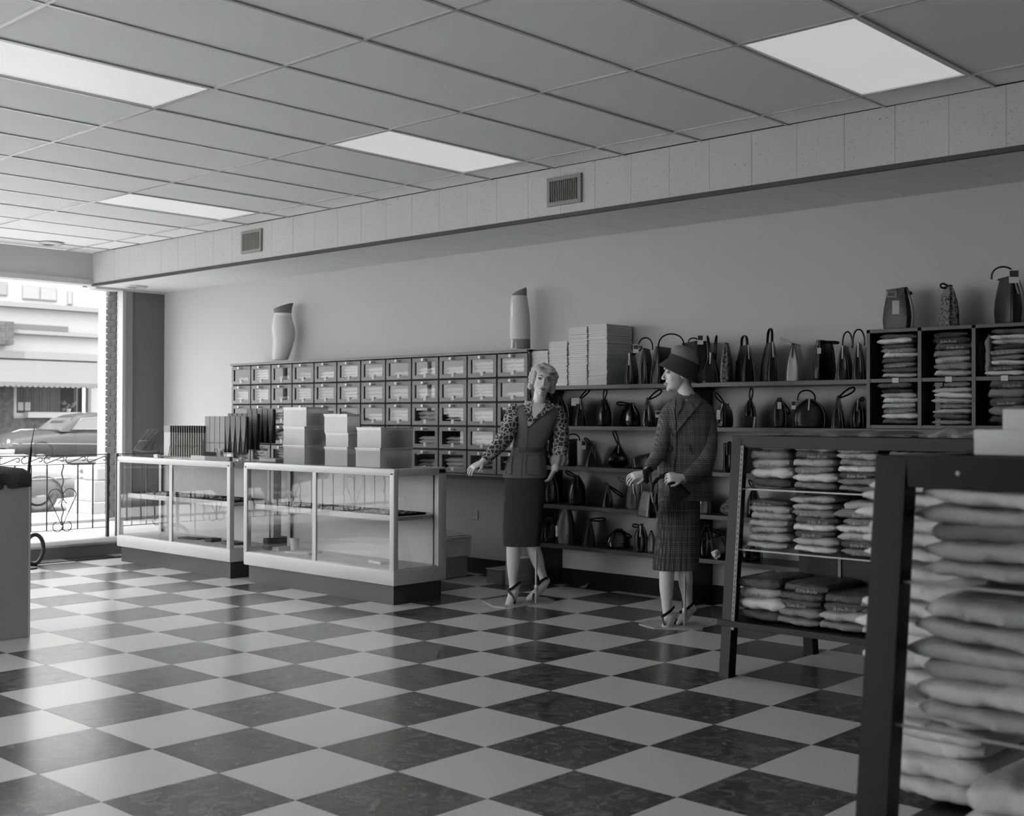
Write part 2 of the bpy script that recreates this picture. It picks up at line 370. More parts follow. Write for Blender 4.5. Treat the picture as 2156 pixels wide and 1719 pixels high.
# ================================================================ street outside
M_walk = mat('pavement', lin(140), 0.9, 0.2, bump=(8, 0.1)); M_road = mat('asphalt', lin(120), 0.9, 0.2, bump=(20, 0.2))
M_fac = mat('pale_render', lin(140), 0.9, 0.2); M_fac2 = mat('cornice_stone', lin(104), 0.85, 0.2)
M_awn = mat('awning_canvas', lin(78), 0.9, 0.1, bump=(30, 0.05)); M_awn2 = mat('awning_edge', lin(88), 0.9, 0.1)
M_brick = mat('brick', lin(58), 0.85, 0.2, var=(7, lin(72)), bump=(60, 0.2)); M_mortar = mat('mortar', lin(120), 0.95, 0.1)
M_wdark = mat('dim_interior', lin(52), 0.8, 0.3); M_pane = mat('far_glass', lin(64), 0.1, 0.6)
M_curt = mat('curtain', lin(90), 0.9, 0.1)
struct('ground', MB().box(-60, XW - 0.2, -40, 60, -0.3, -0.15), M_road)
struct('ground_front', MB().box(XW - 0.2, 30, -45, YS - .12, -0.3, -0.15), M_road)
struct('sidewalk_front', MB().box(XW - 0.2, 30, -11.5, YS - .11, -0.16, -0.02), mat('bounce_concrete', lin(200), .9, .2))  # unseen pavement added outside the added windows, pale to bounce light indoors
struct('sidewalk', MB().box(-10.4, XW - 0.15, -40, 60, -0.16, -0.02), M_walk)
struct('sidewalk_far', MB().box(-34, -30.6, -40, 60, -0.16, -0.04), M_walk)
# brick pier just outside the glass
pier = struct('wall_pier', MB().box(XW - .33, XW - .105, .98, YN + .2, -.1, 2.9), M_mortar)
bm4 = [MB().box(-w_, w_, 0, .02, .005, .062).mesh('brick', M_brick) for w_ in (.0975, .0125, .0475, .0575)]
for k in range(41):
    z = 0.0 + k * .069
    if k % 2: link('brick', bm4[0], pier, (XW - .2325, .962, z)); link('brick', bm4[1], pier, (XW - .1125, .962, z))
    else: link('brick', bm4[2], pier, (XW - .2825, .962, z)); link('brick', bm4[3], pier, (XW - .167, .962, z))
# fluted column by the entrance
cp = at(217, 1078, z=-.02)
t = thing('fluted_column', 'white fluted column on a stepped pedestal outside the window', 'column', (cp.x, cp.y, -.02))
q = 1 / ppm(cp); rc = 12.5 * q; rs = []
for z, s in ((.62, 1.25), (.66, 1.3), (.70, 1.1), (.74, 1.0), (3.6, .9)):
    rs.append([((rc * s * (1 - .06 * (k % 2))) * math.cos(2 * PI * k / 32), (rc * s * (1 - .06 * (k % 2))) * math.sin(2 * PI * k / 32), z) for k in range(32)])
M_stone = mat('column_stone', lin(112), .8, .2)
obj('shaft', MB().rings(rs), M_stone, t)
obj('pedestal', MB().box(-.36, .36, -.36, .36, 0, .16, .01).box(-.28, .28, -.28, .28, .16, .44, .01).box(-.2, .2, -.2, .2, .44, .62, .02), M_fac2, t)
# building across the street
FX = -34.0
def fy(px, x=FX): return at(px, 700, x=x).y
def fz(px, py, x=FX): return at(px, py, x=x).z
t = thing('shop_building', 'pale building across the street with a scalloped awning over its shop window', 'building', (FX, fy(60), -.04))
O = Vector(t.location)
def fbox(mb, pa, pb, z0, z1, d0, d1):
    return mb.box(d0, d1, fy(pa) - O.y, fy(pb) - O.y, z0 - O.z, z1 - O.z)
zt = lambda py: fz(60, py)
wall = MB()
fbox(wall, -400, 36, -.04, zt(640), -.3, 0); fbox(wall, 190, 900, -.04, zt(640), -.3, 0)
fbox(wall, 36, 190, zt(808), zt(640), -.3, 0); fbox(wall, 36, 190, -.04, zt(870), -.3, 0); fbox(wall, -400, 900, zt(640), 11, -.3, 0)
obj('wall', wall, M_fac, t)
obj('cornice', fbox(fbox(MB(), -400, 900, zt(650), zt(640), 0, .35), -400, 900, zt(705), zt(697), 0, .3), M_fac2, t)
obj('recess_band', fbox(MB(), 15, 140, zt(700), zt(684), 0, .12), mat('recess_shade', lin(92), .9, .1), t)  # darker band stands in for the shaded recess above the lower cornice
for a, b, c, d in ((44, 82, 602, 631), (82, 118, 602, 631), (-30, 14, 598, 627), (139, 151, 605, 636), (-95, -50, 598, 627)):
    f = obj('window_frame', fbox(MB(), a, b, zt(d), zt(c), 0, .06), M_fac2, t)
    link('pane', fbox(MB(), a + 2, b - 2, zt(d - 2), zt(c + 2), .06, .075).mesh('pane', mat('pale_pane', lin(104), .3, .5) if a > 0 else M_fac2), f)
obj('awning_box', fbox(MB(), -400, 195, zt(757), zt(742), 0, .4), M_fac2, t)
# awning: sloping canvas with scalloped valance
ya, yb = fy(-400) - O.y, fy(196) - O.y; X1 = 1.5
z0 = zt(757) - O.z; yb2 = at(213, 812, x=FX + X1).y - O.y; z1 = at(100, 806, x=FX + X1).z - O.z; z2 = at(100, 816, x=FX + X1).z - O.z
aw = MB().add([(.3, ya, z0), (.3, yb, z0), (X1, yb2, z1), (X1, ya, z1), (.3, ya, z0 - .03), (.3, yb, z0 - .03), (X1, yb2, z1 - .03), (X1, ya, z1 - .03)],
              [(0, 1, 2, 3), (7, 6, 5, 4), (0, 4, 5, 1), (1, 5, 6, 2), (2, 6, 7, 3), (3, 7, 4, 0)])
aw.add([(.02, yb, z0), (.3, yb, z0), (X1, yb2, z1), (X1, yb2 - .02, z1), (.02, yb2, z1)], [(0, 1, 2, 4), (0, 1, 3, 4)])
obj('awning', aw, M_awn, t)
sc_ = MB(); n = 46; w_ = (yb2 - ya) / n
for k in range(n):
    c = ya + (k + .5) * w_; poly = [(c - w_ / 2, z1), (c + w_ / 2, z1)] + [(c + w_ / 2 * math.cos(a * PI / 6), z2 + .06 - .07 * math.sin(a * PI / 6)) for a in range(0, 7)]
    sc_.prism(poly, X1, X1 + .02, 'x')
obj('valance', sc_, M_awn2, t)
# shop window: recess, curtains, door, sill
obj('recess', fbox(MB(), 30, 195, zt(872), zt(800), -.9, -.7), M_wdark, t)
cu = MB(); ny = 60; A, B_ = fy(38) - O.y, fy(140) - O.y
cu.rings([[(-.45 + .04 * math.sin(k * 1.9), A + (B_ - A) * k / ny, z) for k in range(ny + 1)] for z in (zt(872) - O.z, zt(800) - O.z)], (0, 0))
obj('curtain', cu, M_curt, t)
obj('door_post', fbox(fbox(MB(), 162, 164, zt(872), zt(805), -.2, 0), 186, 192, zt(872), zt(805), -.2, .02), M_fac2, t)
obj('shop_sill', fbox(MB(), 52, 195, zt(880), zt(868), 0, .3), M_fac, t)
obj('brick_base', fbox(fbox(MB(), -60, 27, -.04, zt(812), 0, .1), -60, 190, -.04, zt(881), 0, .08), M_brick, t)
bp_ = fbox(MB(), -40, 14, zt(730), zt(681), 0, .5)
bpo = obj('brick_panel', bp_, M_mortar, t)
for k in range(4):
    for c in range(3):
        a = 14 - 18 * c; link('brick', fbox(MB(), a - 17.3, a, zt(730 - 12.2 * k - 1.2), zt(730 - 12.2 * (k + 1) + 1.2), .5, .54).mesh('brick', M_brick), bpo)
for a, nm in ((46, 'left'), (61, 'right')):
    q = at(a + 6.5, 856, x=FX + .12)
    tag(obj('poster_card', MB().box(-.01, .01, -.095 * 1.0, .095, -.14,   .14, .002), M_fac, None, loc=(FX - .2, q.y, q.z)), '%s one of two pale cards standing in the shop window across the street' % nm, 'card', 'cards in the far shop window')
q = at(142, 862, x=FX + .1)
t2 = thing('flower_arrangement', 'pale flower arrangement on the sill of the shop across the street', 'flowers', (FX + .15, q.y, zt(868)))
fb = MB(); random.seed(3)
for k in range(16): fb.ball((random.uniform(-.1, .1), random.uniform(-.22, .22), random.uniform(.08, .36)), random.uniform(.03, .07), 8)
obj('blossoms', fb, M_curt, t2, 60); obj('pot', MB().lathe([(.07, 0), (.1, .12)], 12), M_fac, t2)

# cars
def make_car(label, loc, rz, body_m, trim_m, light, name='car'):
    t = thing(name, label, 'car', loc, rz, None)
    S = [(2.62, .62, .42, .62), (2.55, .78, .34, .74), (2.3, .86, .28, .84), (1.7, .90, .24, .93), (1.0, .92, .24, 1.0), (.3, .93, .24, 1.04), (-.6, .93, .24, 1.03), (-1.5, .93, .24, 1.0), (-2.1, .9, .28, .93), (-2.5, .84, .34, .82), (-2.66, .7, .42, .66)]
    rs = []
    for x, w_, zb, zt_ in S:
        h = [(0, zb), (w_ * .9, zb), (w_, zb + .12), (w_ * 1.02, (zb + zt_) / 2), (w_ * .99, zt_ - .16), (w_ * .9, zt_ - .06), (w_ * .7, zt_ - .02), (w_ * .45, zt_ + (.1 if x > 1 else .02)), (0, zt_ + (.13 if x > 1 else .03))]
        rs.append([(x, y, z) for y, z in h] + [(x, -y, z) for y, z in h[-2:0:-1]])
    obj('body', MB().rings(rs), body_m, t, 40)
    G = [(1.05, .74, 1.0, 1.05), (.75, .70, 1.0, 1.32), (.4, .66, 1.0, 1.5), (-.2, .66, 1.0, 1.58), (-.9, .66, 1.0, 1.56), (-1.4, .66, 1.0, 1.42), (-1.9, .7, 1.0, 1.05)]
    rs = []
    for x, w_, zb, zt_ in G:
        h = [(0, zb), (w_ * 1.12, zb), (w_ * 1.05, zb + (zt_ - zb) * .6), (w_ * .9, zb + (zt_ - zb) * .92), (w_ * .5, zt_), (0, zt_)]
        rs.append([(x, y, z) for y, z in h] + [(x, -y, z) for y, z in h[-2:0:-1]])
    obj('roof', MB().rings(rs), body_m, t, 50)
    for s in (-1, 1):
        win = [(.72, 1.07), (.38, 1.39), (-.15, 1.43), (-.2, 1.07)]; win2 = [(-.26, 1.07), (-.24, 1.43), (-.85, 1.42), (-1.2, 1.3), (-1.42, 1.1)]
        for poly in (win, win2):
            vs = [(x, s * (.85 - (z - 1.0) * .25), z) for x, z in poly]; vs2 = [(x, y - s * .03, z) for x, y, z in vs]; n = len(vs)
            g = obj('side_window', MB().add(vs + vs2, [tuple(range(n)), tuple(range(2 * n - 1, n - 1, -1))] + [(k, (k + 1) % n, n + (k + 1) % n, n + k) for k in range(n)]), M_pane, t)
            obj('window_trim', MB().tube([(x, y + s * .003, z) for x, y, z in vs], .012, 6, closed=True), trim_m, g)
        obj('side_trim', MB().tube([(2.5, s * .8, .66), (1.9, s * .915, .66), (1.0, s * .95, .65), (-.2, s * .96, .62)], .014, 6), trim_m, t)
        for x in (1.68, -1.62):
            wh = obj('tyre', MB().tube([(x + .25 * math.cos(a * PI / 12), s * .8, .34 + .25 * math.sin(a * PI / 12)) for a in range(24)], (.09), 8, closed=True), M_dark, t, 60)
            obj('hubcap', MB().lathe([(.17, 0), (.15, .03), (.08, .05), (.03, .055)], 18, M=Matrix.Translation((x, s * .84, .34)) @ Matrix.Rotation(-s * PI / 2, 4, 'X')), trim_m, wh, 40)
            obj('wheel_arch', MB().tube([(x + .38 * math.cos(a * PI / 12), s * .925, .34 + .38 * math.sin(a * PI / 12)) for a in range(0, 13)], .015, 6), body_m, t, 60)
        obj('headlamp', MB().lathe([(.1, 0), (.105, .03), (.08, .05), (.02, .06)], 18, M=Matrix.Translation((2.52, s * .62, .70)) @ Matrix.Rotation(PI / 2, 4, 'Y')), trim_m, t, 40)
    obj('windscreen', MB().add([(1.06, .68, 1.06), (1.06, -.68, 1.06), (.62, -.58, 1.42), (.62, .58, 1.42), (1.03, .68, 1.05), (1.03, -.68, 1.05), (.58, -.58, 1.41), (.58, .58, 1.41)], [(0, 1, 2, 3), (4, 7, 6, 5), (0, 4, 5, 1), (1, 5, 6, 2), (2, 6, 7, 3), (3, 7, 4, 0)]), M_pane, t)
    gr = MB()
    for k in range(5): gr.tube([(2.58 - .0 * k, -.5, .44 + k * .055), (2.66, 0, .44 + k * .055), (2.58, .5, .44 + k * .055)], .012, 6)
    for k in range(-4, 5): gr.tube([(2.64 - abs(k) * .012, k * .11, .42), (2.64 - abs(k) * .012, k * .11, .69)], .008, 5)
    obj('grille', gr, trim_m, t)
    for x, s in ((2.74, 1), (-2.76, -1)):
        obj('bumper', MB().tube([(x - s * .25, -.93, .42), (x - s * .03, -.8, .42), (x, 0, .42), (x - s * .03, .8, .42), (x - s * .25, .93, .42)], (.085), 10, flat=.35), trim_m, t, 60)
    obj('hood_ornament', MB().tube([(2.2, 0, .97), (1.9, 0, 1.05), (1.4, 0, 1.07)], [.012, .03, .012], 8), trim_m, t, 60)
    return t
M_ctrim = mat('car_chrome', 0.25, 0.25, 0.5, 0.9)
M_cdark = mat('car_paint_dark', lin(34), 0.4, 0.3, coat=.15); M_clight = mat('car_paint_light', lin(84), 0.4, 0.3, coat=.15)
g = at(13, 982, z=-.15); yc = at(13, 940, x=-28.4).y + 2.72
make_car('dark rounded sedan parked across the street in front of the awning shop', (-28.4 - .9, yc, -.15), -PI / 2, M_cdark, M_ctrim, 0)
# light car nosed in to the kerb in front of the window, and its neighbour whose grille shows in the counter glass
make_car('light coloured car with chrome bumper parked along the kerb just outside the window', (-12.45, .85, -.15), PI / 2 + .04, M_clight, M_ctrim, 1).scale = (1, 1, .80)
make_car('dark car with a chrome grille parked further along the kerb, mirrored in the showcase glass', (-12.5, -5.6, -.15), PI / 2, M_cdark, M_ctrim, 1)

# wrought iron railing on the window ledge
M_iron = mat('wrought_iron', lin(60), 0.5, 0.5)
rt = thing('iron_railing', 'wrought iron railing with heart scrolls standing on the window ledge', 'railing', (-4.92, 0, .165))
ZR, ZT2, ZB = .945 - .165, .86 - .165, .262 - .165
def railing(root, y0, y1, nb, heart_at):
    r = MB().box(-.006, .006, y0, y1, ZR - .008, ZR).box(-.005, .005, y0, y1, ZT2 - .006, ZT2).box(-.005, .005, y0, y1, ZB - .006, ZB)
    obj('rail', r, M_iron, root)
    for y in (y0, y1): obj('post', MB().box(-.013, .013, y - .013, y + .013, 0, ZR + .004, .002), M_iron, root)
    bm_ = MB(); sp = (y1 - y0) / nb
    tw = [(.007 * math.cos(a * .9), .007 * math.sin(a * .9), ZB + (ZT2 - ZB) * a / 30) for a in range(31)]
    bmesh_b = MB().box(-.005, .005, -.005, .005, ZB, ZT2).mesh('baluster', M_iron); bmesh_t = MB().tube(tw, .006, 6).mesh('baluster', M_iron)
    for k in range(1, nb): link('baluster', bmesh_t if k % 4 == 0 else bmesh_b, root, (0, y0 + sp * k, 0))
    sh = MB(); zc, r_ = (ZR + ZT2) / 2 - .003, .028
    pts = [(0, -.02 + .034 * math.cos(a), .034 * math.sin(a) ) for a in [PI * (.35 + 1.25 * i / 12) for i in range(13)]]
    p = [(0, -.075 + r_ * math.cos(a), r_ * math.sin(a)) for a in [PI * (.4 + 1.25 * i / 12) for i in range(13)]] + [(0, .07 + .018 * math.cos(a), .005 + .018 * math.sin(a)) for a in [PI * (.6 - 1.35 * i / 10) for i in range(11)]]
    sm_ = MB().tube(p, .0045, 6).mesh('scroll', M_iron, 60)
    n = int((y1 - y0) / .2)
    for k in range(n): link('scroll', sm_, root, (0, y0 + (y1 - y0) * (k + .5) / n, zc))
    def half(s):
        P_ = [(0, s * (.085 + .075 * math.cos(a)), .40 + .075 * math.sin(a)) for a in [PI * (-1.25 + i * 1.45 / 14) for i in range(15)]][:]
        P_ = [(0, s * (.07 - .065 * math.cos(a)), .40 + .07 * math.sin(a)) for a in [PI * (-.35 + 1.3 * i / 14) for i in range(15)]]
        low = [(0, s * (.055 + .042 * math.cos(a)), .14 + .042 * math.sin(a)) for a in [PI * (1.25 + .0 * i) for i in range(0)]]
        tail = [(0, s * .004, .135)] 
        curl = [(0, s * (.045 - .045 * math.cos(a)), .125 - .045 * math.sin(a)) for a in [PI * i * 1.45 / 12 for i in range(13)]]
        return [P_ + tail, curl]
    hb = MB()
    for s in (-1, 1):
        for q in half(s): hb.tube(q, .0045, 6)
    hm = hb.mesh('heart_scroll', M_iron, 60)
    for k in heart_at: link('heart_scroll', hm, root, (0, y0 + sp * k, 0))
railing(rt, -1.02, .015, 7, (4,))
rt2 = thing('iron_railing', 'continuation of the iron railing beside the brick pier, behind the showcase', 'railing', (-4.92, 0, .165))
railing(rt2, .11, 1.2, 7, (3,))
rt3 = thing('iron_railing', 'long iron railing further along the window, left of the frame', 'railing', (-4.92, 0, .165))
railing(rt3, -5.6, -1.12, 30, (3, 9, 15, 21, 27))
# ================================================================ showcases
M_case = mat('case_paint', lin(188), 0.4, 0.45); M_plinth = mat('case_plinth', lin(62), 0.45, 0.4); M_caseback = mat('case_inner', lin(185), 0.6, 0.3)
cgl = glass('case_glass', 0.95, 1.15); M_gedge = mat('glass_edge', lin(150), 0.2, 0.5)
def showcase(x0, x1, y0, y1, label, name='glass_showcase'):
    t = thing(name, label, 'display case', ((x0 + x1) / 2, (y0 + y1) / 2, 0), 0, 'glass showcases')
    a, b = (x1 - x0) / 2, (y1 - y0) / 2; Z0, Z1, tp, fr = .135, .94, .055, .055
    obj('plinth', MB().box(-a + .035, a - .035, -b + .03, b - .02, 0, Z0), M_plinth, t)
    obj('base_board', MB().box(-a, a, -b, b, Z0, Z0 + .105, .012), M_case, t, 40)
    obj('top_frame', MB().box(-a, a, -b, -b + fr, Z1 - tp, Z1, .014).box(-a, a, b - .09, b, Z1 - tp, Z1, .014).box(-a, -a + fr, -b + .02, b, Z1 - tp, Z1 - .001, .012).box(a - fr, a, -b + .02, b, Z1 - tp, Z1 - .001, .012), M_case, t, 40)
    for sx in (-1, 1):
        xx = sx * (a - fr / 2 + .004) * 1
        obj('corner_post', MB().box(xx - .026, xx + .022, -b, -b + .045, Z0 + .09, Z1 - .02, .012), M_case, t, 40)
        obj('corner_post', MB().box(xx - .026, xx + .022, b - .08, b, Z0 + .09, Z1 - .02, .008), M_case, t, 40)
        obj('glass_pane', MB().box(sx * (a - .012) - .0025, sx * (a - .012) + .0025, -b + .045, b - .085, Z0 + .1, Z1 - .05), cgl, t, label=None)
    obj('mullion', MB().box(-.022, .022, -b + .004, -b + .022, Z0 + .1, Z1 - .05, .003), M_case, t)
    for s in (-1, 1):
        u0, u1 = (-a + .05, -.022) if s < 0 else (.022, a - .05)
        obj('glass_pane', MB().box(u0, u1, -b + .009, -b + .014, Z0 + .1, Z1 - .05), cgl, t)
    obj('glass_top', MB().box(-a + .05, a - .05, -b + .05, b - .085, Z1 - .008, Z1 - .001), cgl, t)
    obj('back_panel', MB().box(-a + .05, a - .05, b - .06, b - .05, Z0 + .1, Z1 - .05), M_caseback, t)
    obj('door_track', MB().box(a - .052, a - .046, b - .085, b - .07, Z0 + .1, Z1 - .05).box(-a + .046, -a + .052, b - .085, b - .07, Z0 + .1, Z1 - .05), M_dark, t)
    obj('case_floor', MB().box(-a + .02, a - .02, -b + .02, b - .05, Z0 + .098, Z0 + .108), M_caseback, t)
    obj('display_shelf', MB().box(-a + .06, a - .06, -b + .08, b - .07, .575, .60).box(-a + .06, a - .06, -b + .075, -b + .085, .57, .61), M_case, t)
    return t
C1 = (-4.375, -2.60, -.19, .31); C2 = (-2.415, -.635, -.19, .31)
showcase(*C1, 'far white framed glass showcase, left of the two, with wire racks standing on it')
showcase(*C2, 'near white framed glass showcase, right of the two, with clear boxes stacked on it')
# dark trays of trinkets on the shelf and floor of the cases
M_tray = mat('velvet_tray', lin(38), 0.95, 0.1); M_trink = mat('trinket_metal', lin(120), 0.3, 0.5, .6)
random.seed(11); ntr = 0
for ci, (x0, x1, y0, y1) in enumerate((C1, C2)):
    n = 3
    for k in range(n):
        a = x0 + .1 + (x1 - x0 - .2) * k / n; b = a + (x1 - x0 - .2) / n - .015
        t = thing('jewellery_tray', 'dark tray of jewellery, %s from the left, on the shelf of the %s showcase' % (ORD[k + 1], ('far', 'near')[ci]), 'tray', ((a + b) / 2, y0 + .25, .60), 0, 'jewellery trays in the showcases')
        w_, d = (b - a) / 2, .155
        obj('tray', MB().box(-w_, w_, -d, d, 0, .006).box(-w_, w_, -d, -d + .006, 0, .016).box(-w_, w_, d - .006, d, 0, .016).box(-w_, -w_ + .006, -d, d, 0, .016).box(w_ - .006, w_, -d, d, 0, .016), M_tray, t)
        tr = MB()
        for q in range(46):
            cx, cy, an = random.uniform(-w_ + .03, w_ - .03), random.uniform(-d + .03, d - .03), random.uniform(0, 3)
            kind = random.random()
            if kind < .5: tr.tube([(cx + .016 * math.cos(e), cy + .012 * math.sin(e), .011 + .008 * math.sin(e + an)) for e in [2 * PI * i / 8 for i in range(8)]], .0028, 4, closed=True)
            elif kind < .8: tr.box(cx - .014, cx + .014, cy - .007, cy + .007, .006, .018)
            else: tr.ball((cx, cy, .013), .008, 6)
        tag(obj('trinkets', tr, M_trink, t, 40), kind='stuff')
M_parcel = mat('parcel', lin(120), 0.8, 0.2)
for k, (px, w_, d, h, v, dsc) in enumerate(((480, .1, .06, .02, 90, 'far'), (440, .05, .05, .03, 60, 'far'), (395, .12, .05, .012, 70, 'far'), (535, .05, .08, .09, 45, 'near'), (555, .09, .06, .03, 140, 'near'), (630, .12, .08, .015, 170, 'near'), (795, .09, .06, .02, 190, 'near'))):
    c = (C1, C2)[dsc == 'near']; X = at(px, 1150, y=.0).x; X = min(max(X, c[0] + w_ + .05), c[1] - w_ - .05)
    names = ['flat dark packet', 'small dark block', 'long dark strip', 'upright dark box', 'low grey box', 'pale flat packet', 'small pale packet']
    tag(obj('packet', MB().box(-w_, w_, -d, d, 0, h, min(.004, h / 3)), mat('packet%d' % k, lin(v), .7, .3), None, 30, loc=(X, .04, .2435), rz=.2 * (k % 3 - 1)), '%s lying on the floor of the %s showcase' % (names[k], dsc), 'packet')
t = thing('paper_cup', 'white paper cup on the floor of the near showcase, left end', 'cup', (-2.14, .1, .2435)); obj('cup', MB().lathe([(.03, 0), (.04, .1), (.037, .1), (.028, .004)], 16, caps=(1, 0)), M_white, t, 40)

# ================================================================ glass fronted drawer cabinet on the long wall
M_wood = mat('drawer_wood', lin(98), 0.45, 0.4, bump=(50, .05), var=(4, lin(108))); M_woodd = mat('drawer_gap', lin(40), 0.7, 0.3)
M_knob = mat('knob_white', lin(215), 0.25, 0.5); M_card = mat('label_card', lin(190), 0.8, 0.2)
YD = 1.12; DX0, DX1 = at(487, 766, y=YD).x, at(1112, 735, y=YD).x; DZ0, DZ1 = .832, 1.818
t = thing('drawer_cabinet', 'long wall cabinet of glass fronted garment drawers with white knobs', 'cabinet', ((DX0 + DX1) / 2, YD, DZ0)); ox, oz = (DX0 + DX1) / 2, DZ0
L, H = (DX1 - DX0) / 2, DZ1 - DZ0; D_ = YN - YD - .004
obj('carcass', MB().box(-L, L, .31, D_, 0, H).box(-L, -L + .015, .012, .31, 0, H).box(L - .015, L, .012, .31, 0, H).box(-L, L, .012, .31, 0, .014).box(-L - .0, L + .0, -.014, D_, H - .022, H, .003), M_wood, t)
NC, NR = 12, 5; cw = 2 * L / NC; rh = (H - .022 - .012) / NR
dv = MB()
for c in range(1, NC): dv.box(-L + c * cw - .006, -L + c * cw + .006, .016, .31, .01, H - .02)
for r in range(1, NR): dv.box(-L + .01, L - .01, .016, .31, .012 + r * rh - .005, .012 + r * rh + .003)
obj('divider', dv, M_woodd, t)
fw = .034; hw, hh = cw / 2 - .008, rh / 2 - .007
fmesh = MB().box(-hw, hw, 0, .018, hh - fw, hh, .003).box(-hw, hw, 0, .018, -hh, -hh + fw, .003).box(-hw, -hw + fw, 0, .018, -hh + fw, hh - fw).box(hw - fw, hw, 0, .018, -hh + fw, hh - fw)
iw, ih = hw - fw, hh - fw
fmesh.box(-iw, iw, .001, .006, ih, ih + .004)
fmesh = fmesh.mesh('drawer', M_wood)
boxm = MB().box(-hw + .01, hw - .01, .018, .29, -hh, -hh + .01).box(-hw + .01, -hw + .018, .018, .29, -hh, hh - .02).box(hw - .018, hw - .01, .018, .29, -hh, hh - .02).box(-hw + .01, hw - .01, .28, .29, -hh, hh - .02).mesh('drawer_box', M_wood)
dgl = glass('drawer_glass', .93, .9); gm = MB().box(-iw, iw, .009, .011, -ih, ih).mesh('glass_pane', dgl)
km = MB().lathe([(.011, 0), (.006, .006), (.006, .014), (.013, .02), (.0155, .028), (.012, .035), (.004, .038)], 14, M=Matrix.Rotation(PI / 2, 4, 'X')).mesh('knob', M_knob, 40)
lm = MB().box(-.016, .016, -.002, 0, -.017, .017).mesh('label_card', M_card)
M_gar = [mat('garment%d' % k, lin(v), .85, .2, bump=(35, .5)) for k, v in enumerate((186, 170, 156, 138, 110, 84, 60))]
def garment(w_, d, h, layers, seed):
    """a low stack of folded cloth, folds towards the viewer"""
    random.seed(seed); mb = MB(); z = 0; th = h / layers
    for q in range(layers):
        a, b = w_ * random.uniform(.86, 1.0), d * random.uniform(.86, 1.0); n = 12; sx = random.uniform(-.04, .04) * w_
        rs = []
        for k in range(n + 1):
            x = -a + 2 * a * k / n; e = max(0, 1 - abs(x / a) ** 6) ** .5 * .75 + .25
            s_ = th * .5 * e; zc = z + th / 2 + .12 * th * math.sin(k * 1.3 + seed + q)
            rs.append([(x + sx, -b, zc - s_ * .5), (x + sx, -b * 1.03, zc), (x + sx, -b, zc + s_ * .5), (x + sx, -b * .9, zc + s_), (x + sx, b * .9, zc + s_), (x + sx, b, zc), (x + sx, b * .9, zc - s_), (x + sx, -b * .9, zc - s_)])
        mb.rings(rs); z += th
    return mb
gms = [garment(iw + .015, .11, h, n, s) for s, (h, n) in enumerate(((.125, 4), (.105, 3), (.085, 3), (.13, 5), (.06, 2), (.115, 4)))]
gms = [g.mesh('folded_garments', M_gar[0], 60) for g in gms]
rown = ['bottom', 'fourth', 'middle', 'second', 'top']
random.seed(5)
for r in range(NR):
    for c in range(NC):
        cx, cz = -L + (c + .5) * cw, .012 + (r + .5) * rh
        d = link('drawer', fmesh, t, (cx, 0, cz)); link('drawer_box', boxm, d); link('glass_pane', gm, d)
        link('knob', km, d, (0, 0, hh - fw / 2)); link('label_card', lm, d, (0, 0, -ih - .004))
        g = link('folded_garments', gms[random.randrange(6)], None, (ox + cx, YD + .15, oz + cz - hh + .0105))
        v = random.choice((0, 0, 1, 1, 2, 2, 3)); v = v if r > 0 else random.choice((0, 1, 3, 4)); fixm(g, M_gar[v])
        tag(g, '%s garments behind glass, %s row drawer, %s from the cabinet right end' % (['pale', 'pale', 'light grey', 'grey', 'dark grey'][v], rown[r], ORD[NC - c]), 'clothes', 'folded garments in the glass drawers')
# torso forms on the cabinet
M_form = mat('form_plaster', lin(200), .6, .3, bump=(200, .05)); M_form2 = mat('form_band', lin(120), .8, .2); M_form3 = mat('girdle_satin', lin(222), .4, .5)
def px_rings(base, rows, depthf, n=28):
    """rows: (left px, right px, py, lean); rings in a frame that faces the camera, origin at base"""
    s = ppm(base); bx = CP; out = []
    d = Vector(base) - CP; z = d.dot(CD); u0 = 1078 + CF * d.dot(CR) / z; v0 = 859.5 - CF * d.dot(CU) / z
    for row in rows:
        l, r_, py = row[:3]; df = row[3] if len(row) > 3 else depthf
        cx = ((l + r_) / 2 - u0) / s; hw_ = (r_ - l) / 2 / s; z_ = (v0 - py) / s; tilt = row[4] if len(row) > 4 else 0
        out.append([(cx + hw_ * math.cos(2 * PI * k / n), hw_ * df * math.sin(2 * PI * k / n), z_ + tilt * math.cos(2 * PI * k / n) * hw_) for k in range(n)])
    return out
p = at(590, 757, y=1.3); p.z = DZ1
t = thing('hip_form', 'pale hip torso form with cut off leg, far part of the drawer cabinet', 'display form', p, CAMRZ)
obj('form_body', MB().rings(px_rings(p, [(576, 606, 758), (574, 611, 745), (576, 616, 730), (575, 620, 715), (573, 622, 703), (572, 620, 690), (574, 616, 678), (576, 614, 668), (577, 613, 660)], .8)), M_form, t, 60)
obj('rear_leg', MB().rings(px_rings(p, [(573, 584, 757), (573, 586, 735), (575, 592, 715)], .9)), M_form, t, 60)
obj('waist_band', MB().rings(px_rings(p, [(577, 613.5, 668), (577, 613.5, 660)], .82)), M_form3, t, 60)
obj('waist_top', MB().rings(px_rings(p, [(577.5, 613, 660), (576, 614, 652, .8, .15), (575, 617, 645, .8, .33)], .8)), M_form2, t, 60)
p = at(1098, 731, y=1.3); p.z = DZ1
t = thing('girdle_form', 'tall pale girdle form with dark top and hem, near end of the drawer cabinet', 'display form', p, CAMRZ)
obj('form_body', MB().rings(px_rings(p, [(1074, 1116.5, 715), (1073.5, 1116.5, 700), (1073.5, 1116, 680), (1074, 1115, 660), (1074.5, 1112, 640), (1076, 1110, 628), (1077, 1109, 623)], .8)), M_form, t, 60)
